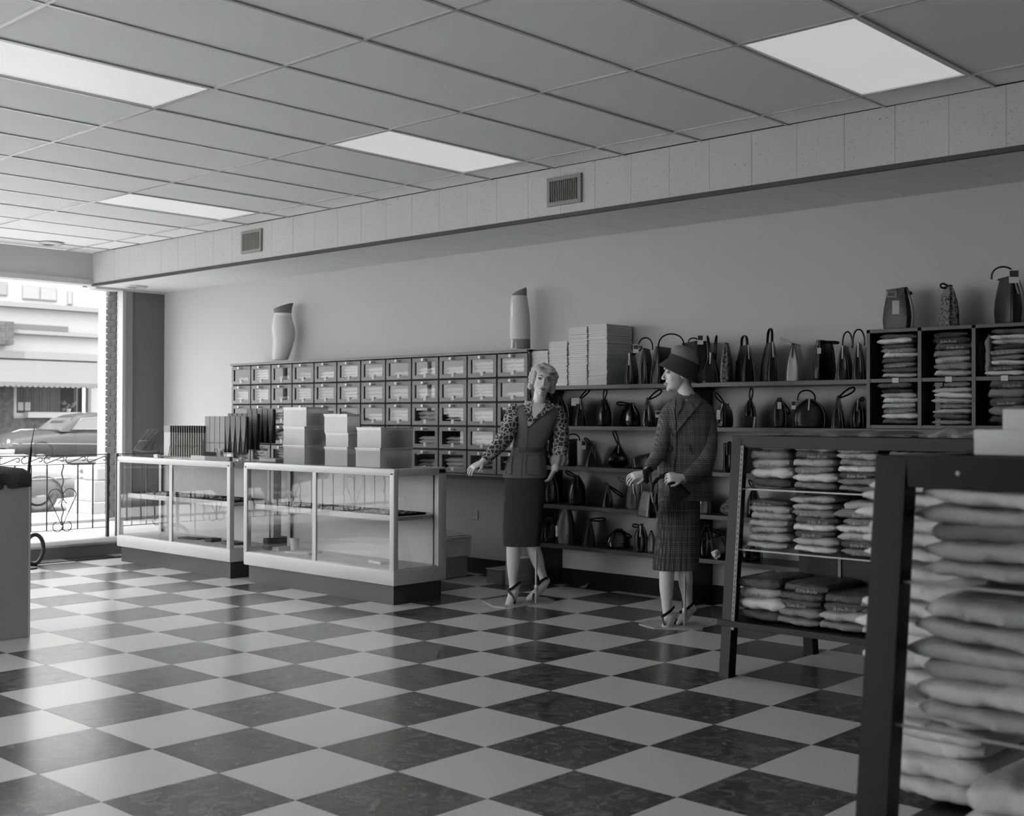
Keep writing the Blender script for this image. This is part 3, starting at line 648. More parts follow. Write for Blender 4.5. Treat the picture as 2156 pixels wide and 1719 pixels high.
obj('front_panel', MB().rings(px_rings(p, [(1078, 1080, 706), (1076, 1083, 690), (1075, 1086, 665), (1075.5, 1087, 645), (1077, 1085, 631)], 2.2)), M_form3, t, 60)
obj('dark_thigh', MB().rings(px_rings(p, [(1087, 1116.5, 734), (1086, 1116.5, 714)], .8)), M_form2, t, 60)
obj('garter', MB().rings(px_rings(p, [(1075, 1083, 733), (1077, 1086, 714)], .7)), M_form3, t, 60)
obj('dark_waist', MB().rings(px_rings(p, [(1077, 1109, 624), (1079, 1109, 616, .8, .2), (1086, 1108, 610, .8, .42)], .8)), M_form2, t, 60)

# ================================================================ open shelving for the handbags
M_shelf = mat('shelf_board', lin(42), 0.42, 0.45, bump=(40, .05)); YSF = 1.147
SZ = [.347, .644, .934, 1.234, 1.535]
XS0, XS1 = DX1 + .004, 4.2
t = thing('wall_shelving', 'dark open wall shelving that carries the rows of handbags', 'shelves', (XS0, YN, 0))
for k, z in enumerate(SZ):
    x1 = 2.19 if k == 4 else XS1
    obj('shelf_board', MB().box(0, x1 - XS0, YSF - YN, 0, z - .03, z, .002), M_shelf, t)
for X in (DX1 + .008, .81, 2.6):
    obj('upright', MB().box(X - XS0 - .0, X - XS0 + .03, YSF - YN + .002, -.001, 0, SZ[-1] - .03), M_shelf, t)
    obj('bracket', MB().box(X - XS0 - .002, X - XS0 + .045, YSF - YN - .004, -.001, SZ[-1] - .052, SZ[-1] - .03), M_shelf, t)
# pigeonhole unit
CX = [2.193, 2.516, 2.836, 3.157, 3.478]; CZ0, CZ1 = 1.236, 1.832; YC = 1.12
t = thing('pigeonhole_unit', 'dark pigeonhole unit stacked with wrapped sweaters', 'shelves', (CX[0], YN, CZ0))
cb = MB().box(-.012, CX[-1] - CX[0] + .012, YC - YN, 0, CZ1 - CZ0 - .022, CZ1 - CZ0, .002).box(-.012, CX[-1] - CX[0], YC - YN + .003, 0, 0, .02)
obj('top_board', cb, M_shelf, t)
obj('middle_board', MB().box(0, CX[-1] - CX[0], YC - YN + .003, -.01, .276, .298), M_shelf, t)
obj('back_board', MB().box(0, CX[-1] - CX[0], -.01, -.001, .0, CZ1 - CZ0 - .02), M_black, t)
for X in CX: obj('divider', MB().box(X - CX[0] - .011, X - CX[0] + .011, YC - YN, -.001, .001, CZ1 - CZ0 - .001), M_shelf, t)
for X in CX[:3]: obj('shelf_label', MB().box(X - CX[0] + .155, X - CX[0] + .195, YC - YN - .002, YC - YN + .003, .272, .302), M_card, t)

# ================================================================ A-frame gondola racks with glass shelves
M_std = mat('steel_strip', lin(125), 0.5, 0.4); sgl = glass('shelf_glass', .9, .8)
def rack(x0, x1, yb0, yb1, label, H=1.206, lean=.12, zs=(.925, .63), panel=True, rail=.06, pw=.055, strip=True):
    t = thing('display_rack', label, 'rack', (x0, (yb0 + yb1) / 2, 0), 0, 'dark display racks')
    yc = (yb0 + yb1) / 2; h = (yb1 - yb0) / 2; Lr = x1 - x0
    def post(xa, s, name='post'):
        y0, y1 = s * h, s * (h - lean)
        ring = lambda z, y: [(xa, y - .032, z), (xa + pw, y - .032, z), (xa + pw, y + .032, z), (xa, y + .032, z)]
        obj(name, MB().rings([ring(0, y0), ring(H, y1)]), M_black, t)
    for xa in (0, Lr - pw):
        for s in (-1, 1): post(xa, s)
    yt = h - lean
    obj('top_rail', MB().box(.0, Lr, -yt - .033, -yt + .03, H - rail, H - .0, .002), M_black, t); obj('top_rail', MB().box(0, Lr, yt - .03, yt + .033, H - rail, H, .002), M_black, t)
    for xa in (0.001, Lr - pw + .001): obj('end_rail', MB().box(xa, xa + pw - .002, -yt, yt, H - rail, H - .002), M_black, t)
    obj('bottom_board', MB().box(-.02, Lr + .02, -h - .02, h + .02, .255, .285, .002), M_black, t)
    if panel: obj('centre_panel', MB().box(.25, Lr - .05, -.01, .01, .285, H - .02), M_black, t)
    for k, z in enumerate(zs):
        d = h - lean * z / H + .01
        obj('glass_shelf', MB().box(.015, Lr - .015, -d, d, z - .008, z), sgl, t)
        obj('shelf_edge', MB().box(.015, Lr - .015, -d - .002, -d, z - .008, z), M_gedge, t)
    for s in ((-1,) if strip else ()):
        for xa in (pw + .004,):
            y0, y1 = s * (h - lean * .2) - .035, s * (h - lean * .95) - .035
            ring = lambda z, y: [(xa, y - .004, z), (xa + .016, y - .004, z), (xa + .016, y + .004, z), (xa, y + .004, z)]
            st = obj('slotted_strip', MB().rings([ring(.24, y0), ring(H - .05, y1)]), M_std, t)
            sl_ = MB()
            for q in range(34):
                f = (q + .5) / 34; yy = y0 + (y1 - y0) * f - .0045; zz = .25 + (H - .31) * f
                sl_.box(xa + .006, xa + .010, yy - .0008, yy, zz, zz + .012)
            obj('slots', sl_, M_black, st)
    obj('centre_strip', MB().box(.42, .436, -.018, -.011, .285, H - .03), M_std, t)
    return t
RX0, RX1, RY0, RY1 = 2.235, 3.70, -.53, .31
rack(RX0, RX1, RY0, RY1, 'dark rack of wrapped sweaters standing in the middle of the floor by the mannequins', zs=(.942, .64))
FX0, FX1, FY0, FY1 = 4.268, 5.05, -3.10, -2.30
near = rack(FX0, FX1, FY0, FY1, 'big blurred dark rack at the right edge, nearest the camera', zs=(.915, .59), lean=.15, panel=False, rail=.075, pw=.075, strip=False)
obj('rail_screw', MB().ball((.20, -.25 - .034 + .0, 1.168), (.006, .004, .006), 10), M_card, near)

# grey counter at the left edge
M_counter = mat('counter_grey', lin(160), .6, .3); 
t = thing('sales_counter', 'plain grey counter end at the left edge of the room', 'counter', (-1.72, -3.2, 0))
obj('counter_body', MB().box(-.42, .42, -.78, .76, 0, .93, .004), M_counter, t)
obj('edge_glow', MB().box(.395, .42, .755, .768, 0.0, .93), M_white, t)  # white strip paints the soft glow along the counter edge
# ================================================================ the two display mannequins
M_skin = mat('mannequin_paint', lin(205), .42, .45); M_hair = mat('blonde_hair', lin(190), .5, .4, bump=(90, .9)); M_lip = mat('painted_lips', lin(78), .35, .5); M_brow = mat('painted_brow', lin(60), .6, .3)
M_eyew = mat('eye_white', lin(190), .3, .5); M_hose_l = mat('nylon_leg', lin(182), .5, .35)
M_strap = mat('foot_strap', lin(28), .5, .3); M_pole = mat('stand_metal', lin(170), .3, .5, .3); M_base = mat('stand_plate', lin(170), .35, .5)
class Sil:
    """silhouette rows measured on the figure: (left, right, height px, depth factor, y offset)"""
    def __init__(s, fig, rows): s.f = fig; s.rows = [tuple(r) + (.6, 0)[len(r) - 3:] if len(r) < 5 else r for r in rows]
    def at(s, py):
        R = s.rows
        if py >= R[-1][2]: a = b = R[-1]
        elif py <= R[0][2]: a = b = R[0]
        else:
            for a, b in zip(R, R[1:]):
                if a[2] <= py <= b[2]: break
        t = 0 if a is b or a[2] == b[2] else (py - a[2]) / (b[2] - a[2]); q = [a[i] + (b[i] - a[i]) * t for i in range(5)]
        l, r = s.f.X(q[0]), s.f.X(q[1]); hw = (r - l) / 2
        return (l + r) / 2, hw, hw * q[3], q[4]
    def rings(s, n=40, step=6, fold=None, p0=None, p1=None, e=.85):
        p0 = s.rows[0][2] if p0 is None else p0; p1 = s.rows[-1][2] if p1 is None else p1; k = max(2, int((p1 - p0) / step)); out = []
        for i in range(k + 1):
            py = p0 + (p1 - p0) * i / k; cx, a, b, yo = s.at(py); ring = []
            for j in range(n):
                th = 2 * PI * j / n; c, q = math.cos(th), math.sin(th)
                f = 1 + (fold(th, i / k) if fold else 0)
                ring.append((cx + a * f * math.copysign(abs(c) ** e, c), yo + b * f * math.copysign(abs(q) ** e, q), s.f.Z(py)))
            out.append(ring)
        return out
    def y(s, x, py, eps=0, e=.85):
        cx, a, b, yo = s.at(py); u = min(.98, abs(x - cx) / a) ** (1 / e); return yo - b * max(0, 1 - u * u) ** (e / 2) - eps
    def patch(s, left, right, eps=.004, th=.003, ny=12, nx=8, e=.85):
        """left/right: polylines (px, py) from top to bottom sharing their heights at the ends; lies on the front"""
        def ev(pl, t):
            L = len(pl) - 1; q = t * L; i = min(int(q), L - 1); f = q - i; return pl[i][0] + (pl[i + 1][0] - pl[i][0]) * f, pl[i][1] + (pl[i + 1][1] - pl[i][1]) * f
        A, Bk = [], []
        for i in range(ny + 1):
            (x0, y0), (x1, y1) = ev(left, i / ny), ev(right, i / ny)
            for j in range(nx + 1):
                t = j / nx; px, py = x0 + (x1 - x0) * t, y0 + (y1 - y0) * t; X = s.f.X(px)
                yy = s.y(X, py, eps, e); A.append((X, yy, s.f.Z(py))); Bk.append((X, yy + th, s.f.Z(py)))
        n = len(A); w = nx + 1; fs = []
        for i in range(ny):
            for j in range(nx):
                q = i * w + j; fs += [(q, q + 1, q + w + 1, q + w), (n + q, n + q + w, n + q + w + 1, n + q + 1)]
        bd = [j for j in range(nx)] + [nx + i * w for i in range(ny)] + [ny * w + nx - j for j in range(nx)] + [(ny - i) * w for i in range(ny)]
        for k in range(len(bd)): a, b = bd[k], bd[(k + 1) % len(bd)]; fs.append((a, n + a, n + b, b))
        return MB().add(A + Bk, fs)
class Fig:
    def __init__(s, base):
        s.b = Vector(base); d = s.b - CP; z = d.dot(CD); s.u0 = 1078 + CF * d.dot(CR) / z; s.v0 = 859.5 - CF * d.dot(CU) / z; s.s = ppm(base)
    def X(s, px): return (px - s.u0) / s.s
    def Z(s, py): return (s.v0 - py) / s.s
    def P(s, px, py, y=0): return Vector((s.X(px), y, s.Z(py)))
    def limb(s, mb, pts, seg=16, flat=1.0):
        """pts: (px, py, y, radius px); smoothed through the points"""
        Q = [(s.P(a, b, c), r / s.s) for a, b, c, r in pts]; P_, R_ = [], []
        for i in range(len(Q) - 1):
            p0, p1, p2, p3 = Q[max(i - 1, 0)], Q[i], Q[i + 1], Q[min(i + 2, len(Q) - 1)]
            for k in range(5):
                t = k / 5; f = lambda a, b, c, d: .5 * ((2 * b) + (c - a) * t + (2 * a - 5 * b + 4 * c - d) * t * t + (3 * b - a - 3 * c + d) * t ** 3)
                P_.append(Vector([f(p0[0][j], p1[0][j], p2[0][j], p3[0][j]) for j in range(3)])); R_.append(max(.002, f(p0[1], p1[1], p2[1], p3[1])))
        P_.append(Q[-1][0]); R_.append(Q[-1][1])
        return mb.tube(P_, R_, seg, flat=flat)
def add_head(mb, c, R, k=1.0):
    M_ = Matrix.Translation(c) @ R.to_4x4() @ Matrix.Scale(k, 4)
    for q, r in (((0, .018, .028), (.073, .092, .082)), ((0, -.022, -.015), (.061, .064, .088)), ((0, -.034, -.062), (.043, .046, .042)), ((0, -.066, -.092), (.017, .016, .016)),
                 ((-.031, -.056, -.026), (.023, .021, .024)), ((.031, -.056, -.026), (.023, .021, .024)), ((0, -.083, -.060), (.019, .011, .012)), ((0, -.074, .040), (.04, .016, .02)),
                 ((-.010, -.094, -.030), (.007, .008, .006)), ((.010, -.094, -.030), (.007, .008, .006)), ((-.069, .008, -.012), (.008, .017, .028)), ((.069, .008, -.012), (.008, .017, .028)),
                 ((-.029, -.074, .009), (.014, .008, .009)), ((.029, -.074, .009), (.014, .008, .009))):
        mb.ball(q, r, 16, M=M_)
    mb.tube([(0, -.074, .024), (0, -.088, .004), (0, -.101, -.018), (0, -.104, -.026), (0, -.094, -.034)], [.006, .0065, .008, .010, .006], 8, M=M_)
    return M_
def face_parts(root, body, M_):
    I = Matrix
    for s in (-1, 1):
        e = obj('eye', MB().ball((s * .029, -.0785, .008), (.0125, .005, .0062), 14, M=M_), M_eyew, body, 60)
        obj('iris', MB().ball((s * .030, -.0822, .0075), (.0058, .0028, .0058), 12, M=M_), M_brow, e, 60)
        obj('eyelid', MB().tube([(s * (.029 + .016 * math.cos(a)), -.0815 + .005 * abs(math.cos(a)) , .0085 + .0085 * math.sin(a)) for a in [PI * i / 10 for i in range(11)]], .0021, 6, M=M_), M_brow, e, 60)
        obj('eyebrow', MB().tube([(s * .012, -.090, .024), (s * .024, -.088, .033), (s * .036, -.080, .034), (s * .047, -.070, .026)], [.0018, .0028, .0022, .001], 6, M=M_), M_brow, body, 60)
    l = MB().tube([(-.021, -.082, -.0595), (-.008, -.0925, -.0545), (0, -.0935, -.0565), (.008, -.0925, -.0545), (.021, -.082, -.0595)], [.001, .0042, .0035, .0042, .001], 8, M=M_)
    l.tube([(-.018, -.083, -.062), (0, -.0925, -.066), (.018, -.083, -.062)], [.001, .0052, .001], 8, M=M_)
    obj('lips', l, M_lip, body, 60)
def add_hand(mb, w, d, nrm, side, curl=.5, k=1.0, spread=.11, curls=None):
    """w: wrist; d: direction of the hand; nrm: back of the hand; side: +1 thumb on the d x nrm side"""
    d = Vector(d).normalized(); nrm = Vector(nrm); nrm = (nrm - d * nrm.dot(d)).normalized(); a = d.cross(nrm) * side
    B_ = Matrix((a, d, nrm)).transposed().to_4x4(); B_.translation = Vector(w); B_ = B_ @ Matrix.Scale(k, 4)
    mb.rings([[(x * wd + ox, y, z * th) for x, z in [(math.cos(2 * PI * i / 14), math.sin(2 * PI * i / 14)) for i in range(14)]] for y, wd, th, ox in ((-.02, .023, .018, 0), (.0, .024, .017, 0), (.03, .034, .016, .002), (.06, .039, .014, 0), (.082, .038, .011, 0), (.09, .034, .008, 0))], M=B_)
    for i, (ox, L_, r) in enumerate(((.029, .068, .0085), (.0098, .076, .0088), (-.0098, .070, .0084), (-.028, .055, .0074))):
        cu = curls[i] if curls else curl; an = (1.5 - i) * spread; ang = cu * .5; p = Vector((ox, .080, 0)); pts = [p - Vector((0, .02, 0)), p]; R_ = [r, r]
        for j, f in enumerate((.45, .32, .23)):
            ang += cu * (.25 if j == 0 else .75); v = Vector((math.sin(an) * math.cos(ang), math.cos(an) * math.cos(ang), -math.sin(ang)))
            p = p + v * (L_ * f); pts.append(p); R_.append(r * (1 - .12 * (j + 1)))
        mb.tube(pts, R_, 8, M=B_); mb.ball(pts[-1], R_[-1] * 1.0, 8, M=B_)
    pts = [(.018, .012, -.004), (.040, .034, -.012), (.052, .058, -.020), (.054, .080, -.026)]
    mb.tube(pts, [.012, .0105, .009, .007], 8, M=B_); mb.ball(pts[-1], .0072, 8, M=B_)
def remesh(o, vox, it=6, fac=.5):
    r = o.modifiers.new('blend', 'REMESH'); r.mode = 'VOXEL'; r.voxel_size = vox; r.use_smooth_shade = True
    s_ = o.modifiers.new('soften', 'SMOOTH'); s_.iterations = it; s_.factor = fac
def straps(root, F, lists):
    for pts, w in lists: obj('foot_strap', MB().tube([F.P(a, b, c) for a, b, c in pts], (w / F.s, .003), 8, up=(0, 0, 1)), M_strap, root, 60)

# ---- blonde mannequin in a vest, patterned blouse and straight skirt
base = at(1129, 1271, z=0); F = Fig(base); P = F.P
t = thing('mannequin', 'blonde curly haired mannequin in grey vest, patterned blouse and dark straight skirt', 'mannequin', (base.x, base.y, 0), CAMRZ); figA = t
bd = MB()
rollA = Matrix.Rotation(math.radians(11), 3, 'Y') @ Matrix.Rotation(math.radians(-3), 3, 'X') @ Matrix.Rotation(math.radians(4), 3, 'Z')
hc = P(1141, 804, -.035); HM = add_head(bd, hc, rollA, 1.0)
F.limb(bd, [(1131, 872, .01, 17), (1132, 855, .0, 14.5), (1135, 838, -.01, 13.5), (1139, 815, -.012, 14)])
F.limb(bd, [(1100, 860, .0, 18), (1132, 868, .0, 22), (1165, 868, 0, 18)])
F.limb(bd, [(1132, 868, .0, 36), (1118, 905, 0, 32), (1108, 948, 0, 26), (1106, 990, 0, 36), (1103, 1040, 0, 38)], flat=.62)
F.limb(bd, [(1083, 868, 0, 13), (1062, 915, -.03, 12.5), (1050, 940, -.08, 12), (1030, 960, -.13, 9.5), (1017, 972, -.16, 7.8)])
F.limb(bd, [(1172, 872, .0, 14), (1180, 920, .02, 12.5), (1179, 945, .02, 12), (1172, 970, -.0, 9.5), (1166, 992, -.02, 8)])
add_hand(bd, P(1017, 971, -.165), (-.78, -.35, -.42), (-.25, -.45, .85), -1, .42, .95, .13)
add_hand(bd, P(1166, 990, -.02), (-.42, .1, -.85), (.9, -.35, -.2), -1, .75, .9)
# legs and feet
F.limb(bd, [(1085, 1060, 0, 20), (1082, 1110, -.01, 18), (1081, 1150, -.015, 15.5), (1080.5, 1175, 0, 14.8), (1079.5, 1205, .01, 11.5), (1080, 1226, .012, 9), (1082, 1238, .01, 10.5), (1080, 1252, -.02, 10.5), (1074, 1267, -.055, 9.5), (1067, 1276, -.085, 6), (1064, 1279, -.10, 3.5)])
F.limb(bd, [(1086, 1232, .02, 9), (1090, 1240, .028, 7)])
F.limb(bd, [(1115, 1060, 0, 20), (1118, 1110, 0, 18), (1122, 1150, .03, 15), (1131, 1180, .06, 14), (1139, 1205, .09, 10), (1144, 1219, .10, 8.8), (1146, 1232, .10, 10), (1136, 1246, .07, 9.5), (1122, 1257, .04, 8.5), (1111, 1262, .01, 5), (1108, 1263, .0, 3)])
F.limb(bd, [(1148, 1226, .10, 9), (1155, 1231, .115, 7)])
body = obj('body', bd, M_skin, t); remesh(body, .0038, 7, .5)
face_parts(t, body, HM)
# hair: a cap of curls
random.seed(12); hb = MB(); HI = HM
def curl(x, y, z, r): hb.ball((x, y, z), (r * random.uniform(.9, 1.25), r, r * random.uniform(.8, 1.05)), 8, M=HI)
hb.ball((0, .030, .038), (.079, .092, .078), 16, M=HI)
for i in range(210):
    a = random.uniform(0, 2 * PI); el = random.uniform(-.55, 1.45); x = .088 * math.cos(el) * math.cos(a); y = .025 + .098 * math.cos(el) * math.sin(a); z = .030 + .086 * math.sin(el)
    front = y < -.028
    if front and z < .060: continue
    if y < .0 and z < .045 and abs(x) < .056: continue
    curl(x, y, z, random.uniform(.013, .021))
for s in (-1, 1):
    for z in (.05, .03, .01, -.012, -.034, -.052): curl(s * .079, -.005 + random.uniform(-.01, .01), z, .021); curl(s * .076, .022, z, .022); curl(s * .066, -.030, z + .028, .015)
for i in range(9): a = PI * (.12 + .76 * i / 8); curl(.058 * math.cos(a), -.052 - .014 * math.sin(a), .066 + .010 * math.sin(a * 3), .0165)
hair = obj('hair', hb, M_hair, t); remesh(hair, .0045, 1, .5)
# blouse
M_blouse, n_, b_ = node_mat('giraffe_print', .75, .2)
tc = N(n_, 'ShaderNodeTexCoord'); mp = N(n_, 'ShaderNodeMapping'); mp.inputs['Scale'].default_value = (1, 1, 1.1); vo = N(n_, 'ShaderNodeTexVoronoi', feature='DISTANCE_TO_EDGE'); vo.inputs['Scale'].default_value = 31; vo.inputs['Randomness'].default_value = .75
rp = N(n_, 'ShaderNodeValToRGB'); rp.color_ramp.elements[0].position = .055; rp.color_ramp.elements[0].color = (lin(170),) * 3 + (1,); rp.color_ramp.elements[1].position = .11; rp.color_ramp.elements[1].color = (lin(62),) * 3 + (1,)
n_.links.new(tc.outputs['Object'], mp.inputs['Vector']); n_.links.new(mp.outputs['Vector'], vo.inputs['Vector']); n_.links.new(vo.outputs['Distance'], rp.inputs['Fac']); n_.links.new(rp.outputs['Color'], b_.inputs['Base Color'])
s1 = MB(); F.limb(s1, [(1092, 862, .0, 15), (1082, 872, -.005, 19), (1072, 900, -.03, 18), (1058, 928, -.07, 17), (1042, 946, -.11, 15), (1026, 962, -.145, 11.5), (1021, 968, -.155, 10)], 22)
s1.v = [(x + .004 * math.sin(z * 120 + y * 60), y, z + .004 * math.sin(x * 150)) for x, y, z in s1.v]
obj('sleeve', s1, M_blouse, t, 60)
s2 = MB(); F.limb(s2, [(1162, 862, .0, 14), (1172, 872, .0, 18), (1180, 900, .02, 17), (1181, 930, .02, 16.5), (1178, 950, .01, 16), (1176, 962, .0, 13)], 22)
s2.v = [(x + .004 * math.sin(z * 140), y + .003 * math.sin(z * 90 + 2), z) for x, y, z in s2.v]
obj('sleeve', s2, M_blouse, t, 60)
cf = MB(); rs = []
for i in range(9):
    c = P(1177 - i * .5, 957 + i * 3.0, -.0); r = (12 + 5 * math.sin(PI * i / 8)) / F.s; rs.append([(c.x + r * (1 + .13 * math.sin(7 * a)) * math.cos(a), c.y + r * .9 * (1 + .13 * math.sin(7 * a)) * math.sin(a), c.z) for a in [2 * PI * k / 42 for k in range(42)]])
obj('ruffled_cuff', cf.rings(rs), mat('cuff_cloth', lin(150), .8, .2), t, 60)
# vest
M_vest = mat('grey_wool', lin(100), .92, .15, bump=(120, .3)); M_skirt = mat('dark_wool', lin(58), .92, .12, bump=(120, .3))
sv = Sil(F, [(1117, 1150, 846, .75, .01), (1104, 1162, 851, .62, .01), (1083, 1178, 858, .55, .01), (1079, 1181, 866, .56, 0), (1081, 1178, 880, .60, 0), (1084, 1168, 895, .62, -.005), (1084, 1160, 912, .62, -.005), (1081, 1150, 930, .62, 0), (1078, 1143, 944, .64, 0), (1078, 1143, 952, .64, 0)])
fo = lambda th, v: .02 * math.sin(9 * th + 4 * v) * v * v + .012 * math.sin(5 * th - 3 * v)
vm = MB().rings(sv.rings(56, 4, fo), (0, 0)); vest = obj('vest', vm, M_vest, t, 60)
sp_ = Sil(F, [(1077, 1144, 950, .64, 0), (1073, 1147, 960, .66, 0), (1067, 1149, 975, .68, 0), (1062, 1150, 990, .7, 0), (1059, 1150, 1000, .7, 0), (1059.5, 1150, 1006, .7, 0)])
fp = lambda th, v: .03 * v * math.sin(8 * th + 1)
obj('vest_peplum', MB().rings(sp_.rings(64, 4, fp), (0, 0)), M_vest, t, 60)
be = Sil(F, [(1075.5, 1144.5, 943, .68, 0), (1075.5, 1144.5, 953, .68, 0)])
obj('belt', MB().rings(be.rings(48, 5)), mat('belt_leather', lin(70), .4, .4), t, 60)
c = P(1088, 948); yb = be.y(c.x, 948, .006)
obj('buckle', MB().tube([(c.x - .012, yb, c.z - .012), (c.x + .012, yb - .004, c.z - .012), (c.x + .012, yb - .004, c.z + .012), (c.x - .012, yb, c.z + .012)], .003, 6, closed=True), M_pole, t, 60)
obj('pocket', sp_.patch([(1109, 958), (1106, 975), (1106, 998)], [(1137, 957), (1140, 975), (1141, 999)], .008, .003), M_vest, t, 60)
obj('pocket', sp_.patch([(1069, 962), (1064, 980), (1063, 996)], [(1079, 960), (1076, 980), (1076, 998)], .008, .003), M_vest, t, 60)
def seam(sil, pts, eps, r=.0013): obj('seam', MB().tube([(F.X(a), sil.y(F.X(a), b, eps), F.Z(b)) for a, b in pts], r, 6), M_skirt, t, 60)
seam(sp_, [(1109, 958), (1106, 975), (1106, 998), (1122, 1000), (1141, 999), (1140, 975), (1137, 957), (1109, 958)], .0125)
seam(sp_, [(1069, 962), (1064, 980), (1063, 996), (1076, 998), (1076, 980), (1079, 960), (1069, 962)], .0125)
seam(sv, [(1158, 853), (1134, 878), (1110, 903), (1109, 925), (1108, 944)], .009); seam(sv, [(1107, 852), (1108, 875), (1109, 901)], .011)
seam(sp_, [(1100, 955), (1098, 975), (1097, 1003)], .004)
# neckline: blouse V, open throat, collar points
obj('blouse_front', sv.patch([(1107, 852), (1108, 875), (1109, 901)], [(1158, 853), (1134, 878), (1110, 902)], .007, .003), M_blouse, t, 60)
obj('throat', sv.patch([(1119, 848), (1118, 862), (1121, 880)], [(1150, 849), (1141, 862), (1124, 881)], .011, .003), M_skin, t, 60)
obj('collar', sv.patch([(1114, 838), (1098, 856), (1106, 872)], [(1121, 843), (1117, 860), (1113, 884)], .016, .004), M_blouse, t, 60)
obj('collar', sv.patch([(1147, 843), (1146, 858), (1134, 880)], [(1153, 838), (1163, 858), (1142, 874)], .016, .004), M_blouse, t, 60)
# skirt
ss = Sil(F, [(1066, 1146, 985, .62, 0), (1062, 1147, 1005, .66, 0), (1061, 1146, 1040, .68, 0), (1060, 1144, 1075, .66, 0), (1059, 1141, 1110, .66, 0), (1058.5, 1138, 1135, .66, 0), (1058, 1137, 1150, .66, 0)])
fs_ = lambda th, v: .02 * math.sin(3 * th + 5 * v + 1) * math.sin(PI * v) + .012 * math.sin(7 * th)
rs = ss.rings(56, 6, fs_); pass
obj('skirt', MB().rings(rs, (0, 0)), M_skirt, t, 60); obj('skirt_lining', MB().rings([[(x * 1, y * .93, z) for x, y, z in r] for r in ss.rings(40, 20, None, 1120, 1148)], (1, 0)), M_black, t, 60)
# stand
obj('stand_rod', MB().tube([P(1129, 1140, .0), P(1128.7, 1180, 0), P(1128.5, 1270, 0)], .0085, 10), M_pole, t, 60)
obj('rod_clamp', MB().lathe([(.012, 0), (.016, .01), (.016, .04), (.012, .05)], 12, M=Matrix.Translation((0, 0, .08))), M_pole, t, 40)
obj('stand_plate', MB().prism([(F.X(1014), .10), (F.X(1040), -.16), (F.X(1064), -.2), (F.X(1160), .02), (F.X(1169), .12), (F.X(1150), .26), (F.X(1060), .28)], 0, .005, 'z'), M_base, t)
straps(t, F, [([(1068, 1243, -.035), (1078, 1238, -.045), (1090, 1229, -.03), (1096, 1226, .0)], 3), ([(1070, 1243, -.04), (1078, 1252, -.062), (1084, 1264, -.075), (1084, 1273, -.07)], 3),
              ([(1131, 1236, .045), (1140, 1226, .055), (1150, 1220, .06), (1154, 1222, .08)], 3), ([(1122, 1263, .005), (1122, 1256, -.01), (1124, 1250, -.005)], 2.6)])

# ---- mannequin in hat and plaid suit
base = at(1441, 1318, z=0); F = Fig(base); P = F.P
t = thing('mannequin', 'mannequin in a felt hat, plaid jacket and pleated plaid skirt, looking left', 'mannequin', (base.x, base.y, 0), CAMRZ); figB = t
bd = MB()
RB = Matrix.Rotation(math.radians(-80), 3, 'Z') @ Matrix.Rotation(math.radians(2), 3, 'X')
hc = P(1428, 787, 0); HM = add_head(bd, hc, RB, 1.02)
F.limb(bd, [(1447, 850, .0, 22), (1445, 832, .0, 17.5), (1440, 818, .0, 16), (1436, 800, .01, 17)])
F.limb(bd, [(1410, 866, -.02, 16), (1447, 858, .0, 24), (1482, 868, .02, 17)])
F.limb(bd, [(1447, 870, 0, 38), (1443, 930, 0, 34), (1440, 975, 0, 28), (1438, 1030, 0, 32), (1432, 1070, 0, 32)], flat=.55)
F.limb(bd, [(1404, 880, -.03, 13), (1388, 930, -.06, 12), (1380, 955, -.1, 11), (1362, 982, -.15, 8), (1351, 996, -.18, 7)])
F.limb(bd, [(1486, 872, .02, 14), (1488, 930, .0, 13), (1478, 972, -.06, 12), (1448, 995, -.16, 9.5), (1425, 1003, -.22, 8)])
add_hand(bd, P(1352, 994, -.18), (-.82, -.2, -.18), (-.1, -.55, .8), -1, .55, .95, .12)
add_hand(bd, P(1425, 1002, -.225), (-.85, -.25, .05), (.05, -.75, .6), -1, 1.05, .95, .07)
F.limb(bd, [(1412, 1095, 0, 16), (1407, 1150, -.01, 16), (1403.5, 1200, -.015, 16), (1403, 1235, .0, 15), (1404, 1265, .01, 12), (1405, 1288, .01, 9.8), (1410, 1302, .01, 11.5), (1404, 1315, -.03, 11), (1395, 1325, -.07, 9), (1385, 1330, -.10, 5.5), (1381, 1331, -.11, 3)])
F.limb(bd, [(1416, 1294, .02, 10), (1423, 1303, .03, 7.5)])
F.limb(bd, [(1440, 1090, 0, 18), (1442, 1150, .0, 17), (1444, 1200, .03, 15.5), (1446, 1230, .05, 15), (1450, 1258, .07, 11.5), (1452, 1276, .08, 9.8), (1454, 1290, .08, 11), (1445, 1300, .05, 10), (1434, 1308, .02, 8.5), (1427, 1312, -.01, 5), (1424, 1313, -.02, 3)])
F.limb(bd, [(1458, 1283, .08, 10), (1465, 1292, .09, 7.5)])
body = obj('body', bd, M_skin, t); remesh(body, .0038, 7, .5)
face_parts(t, body, HM)
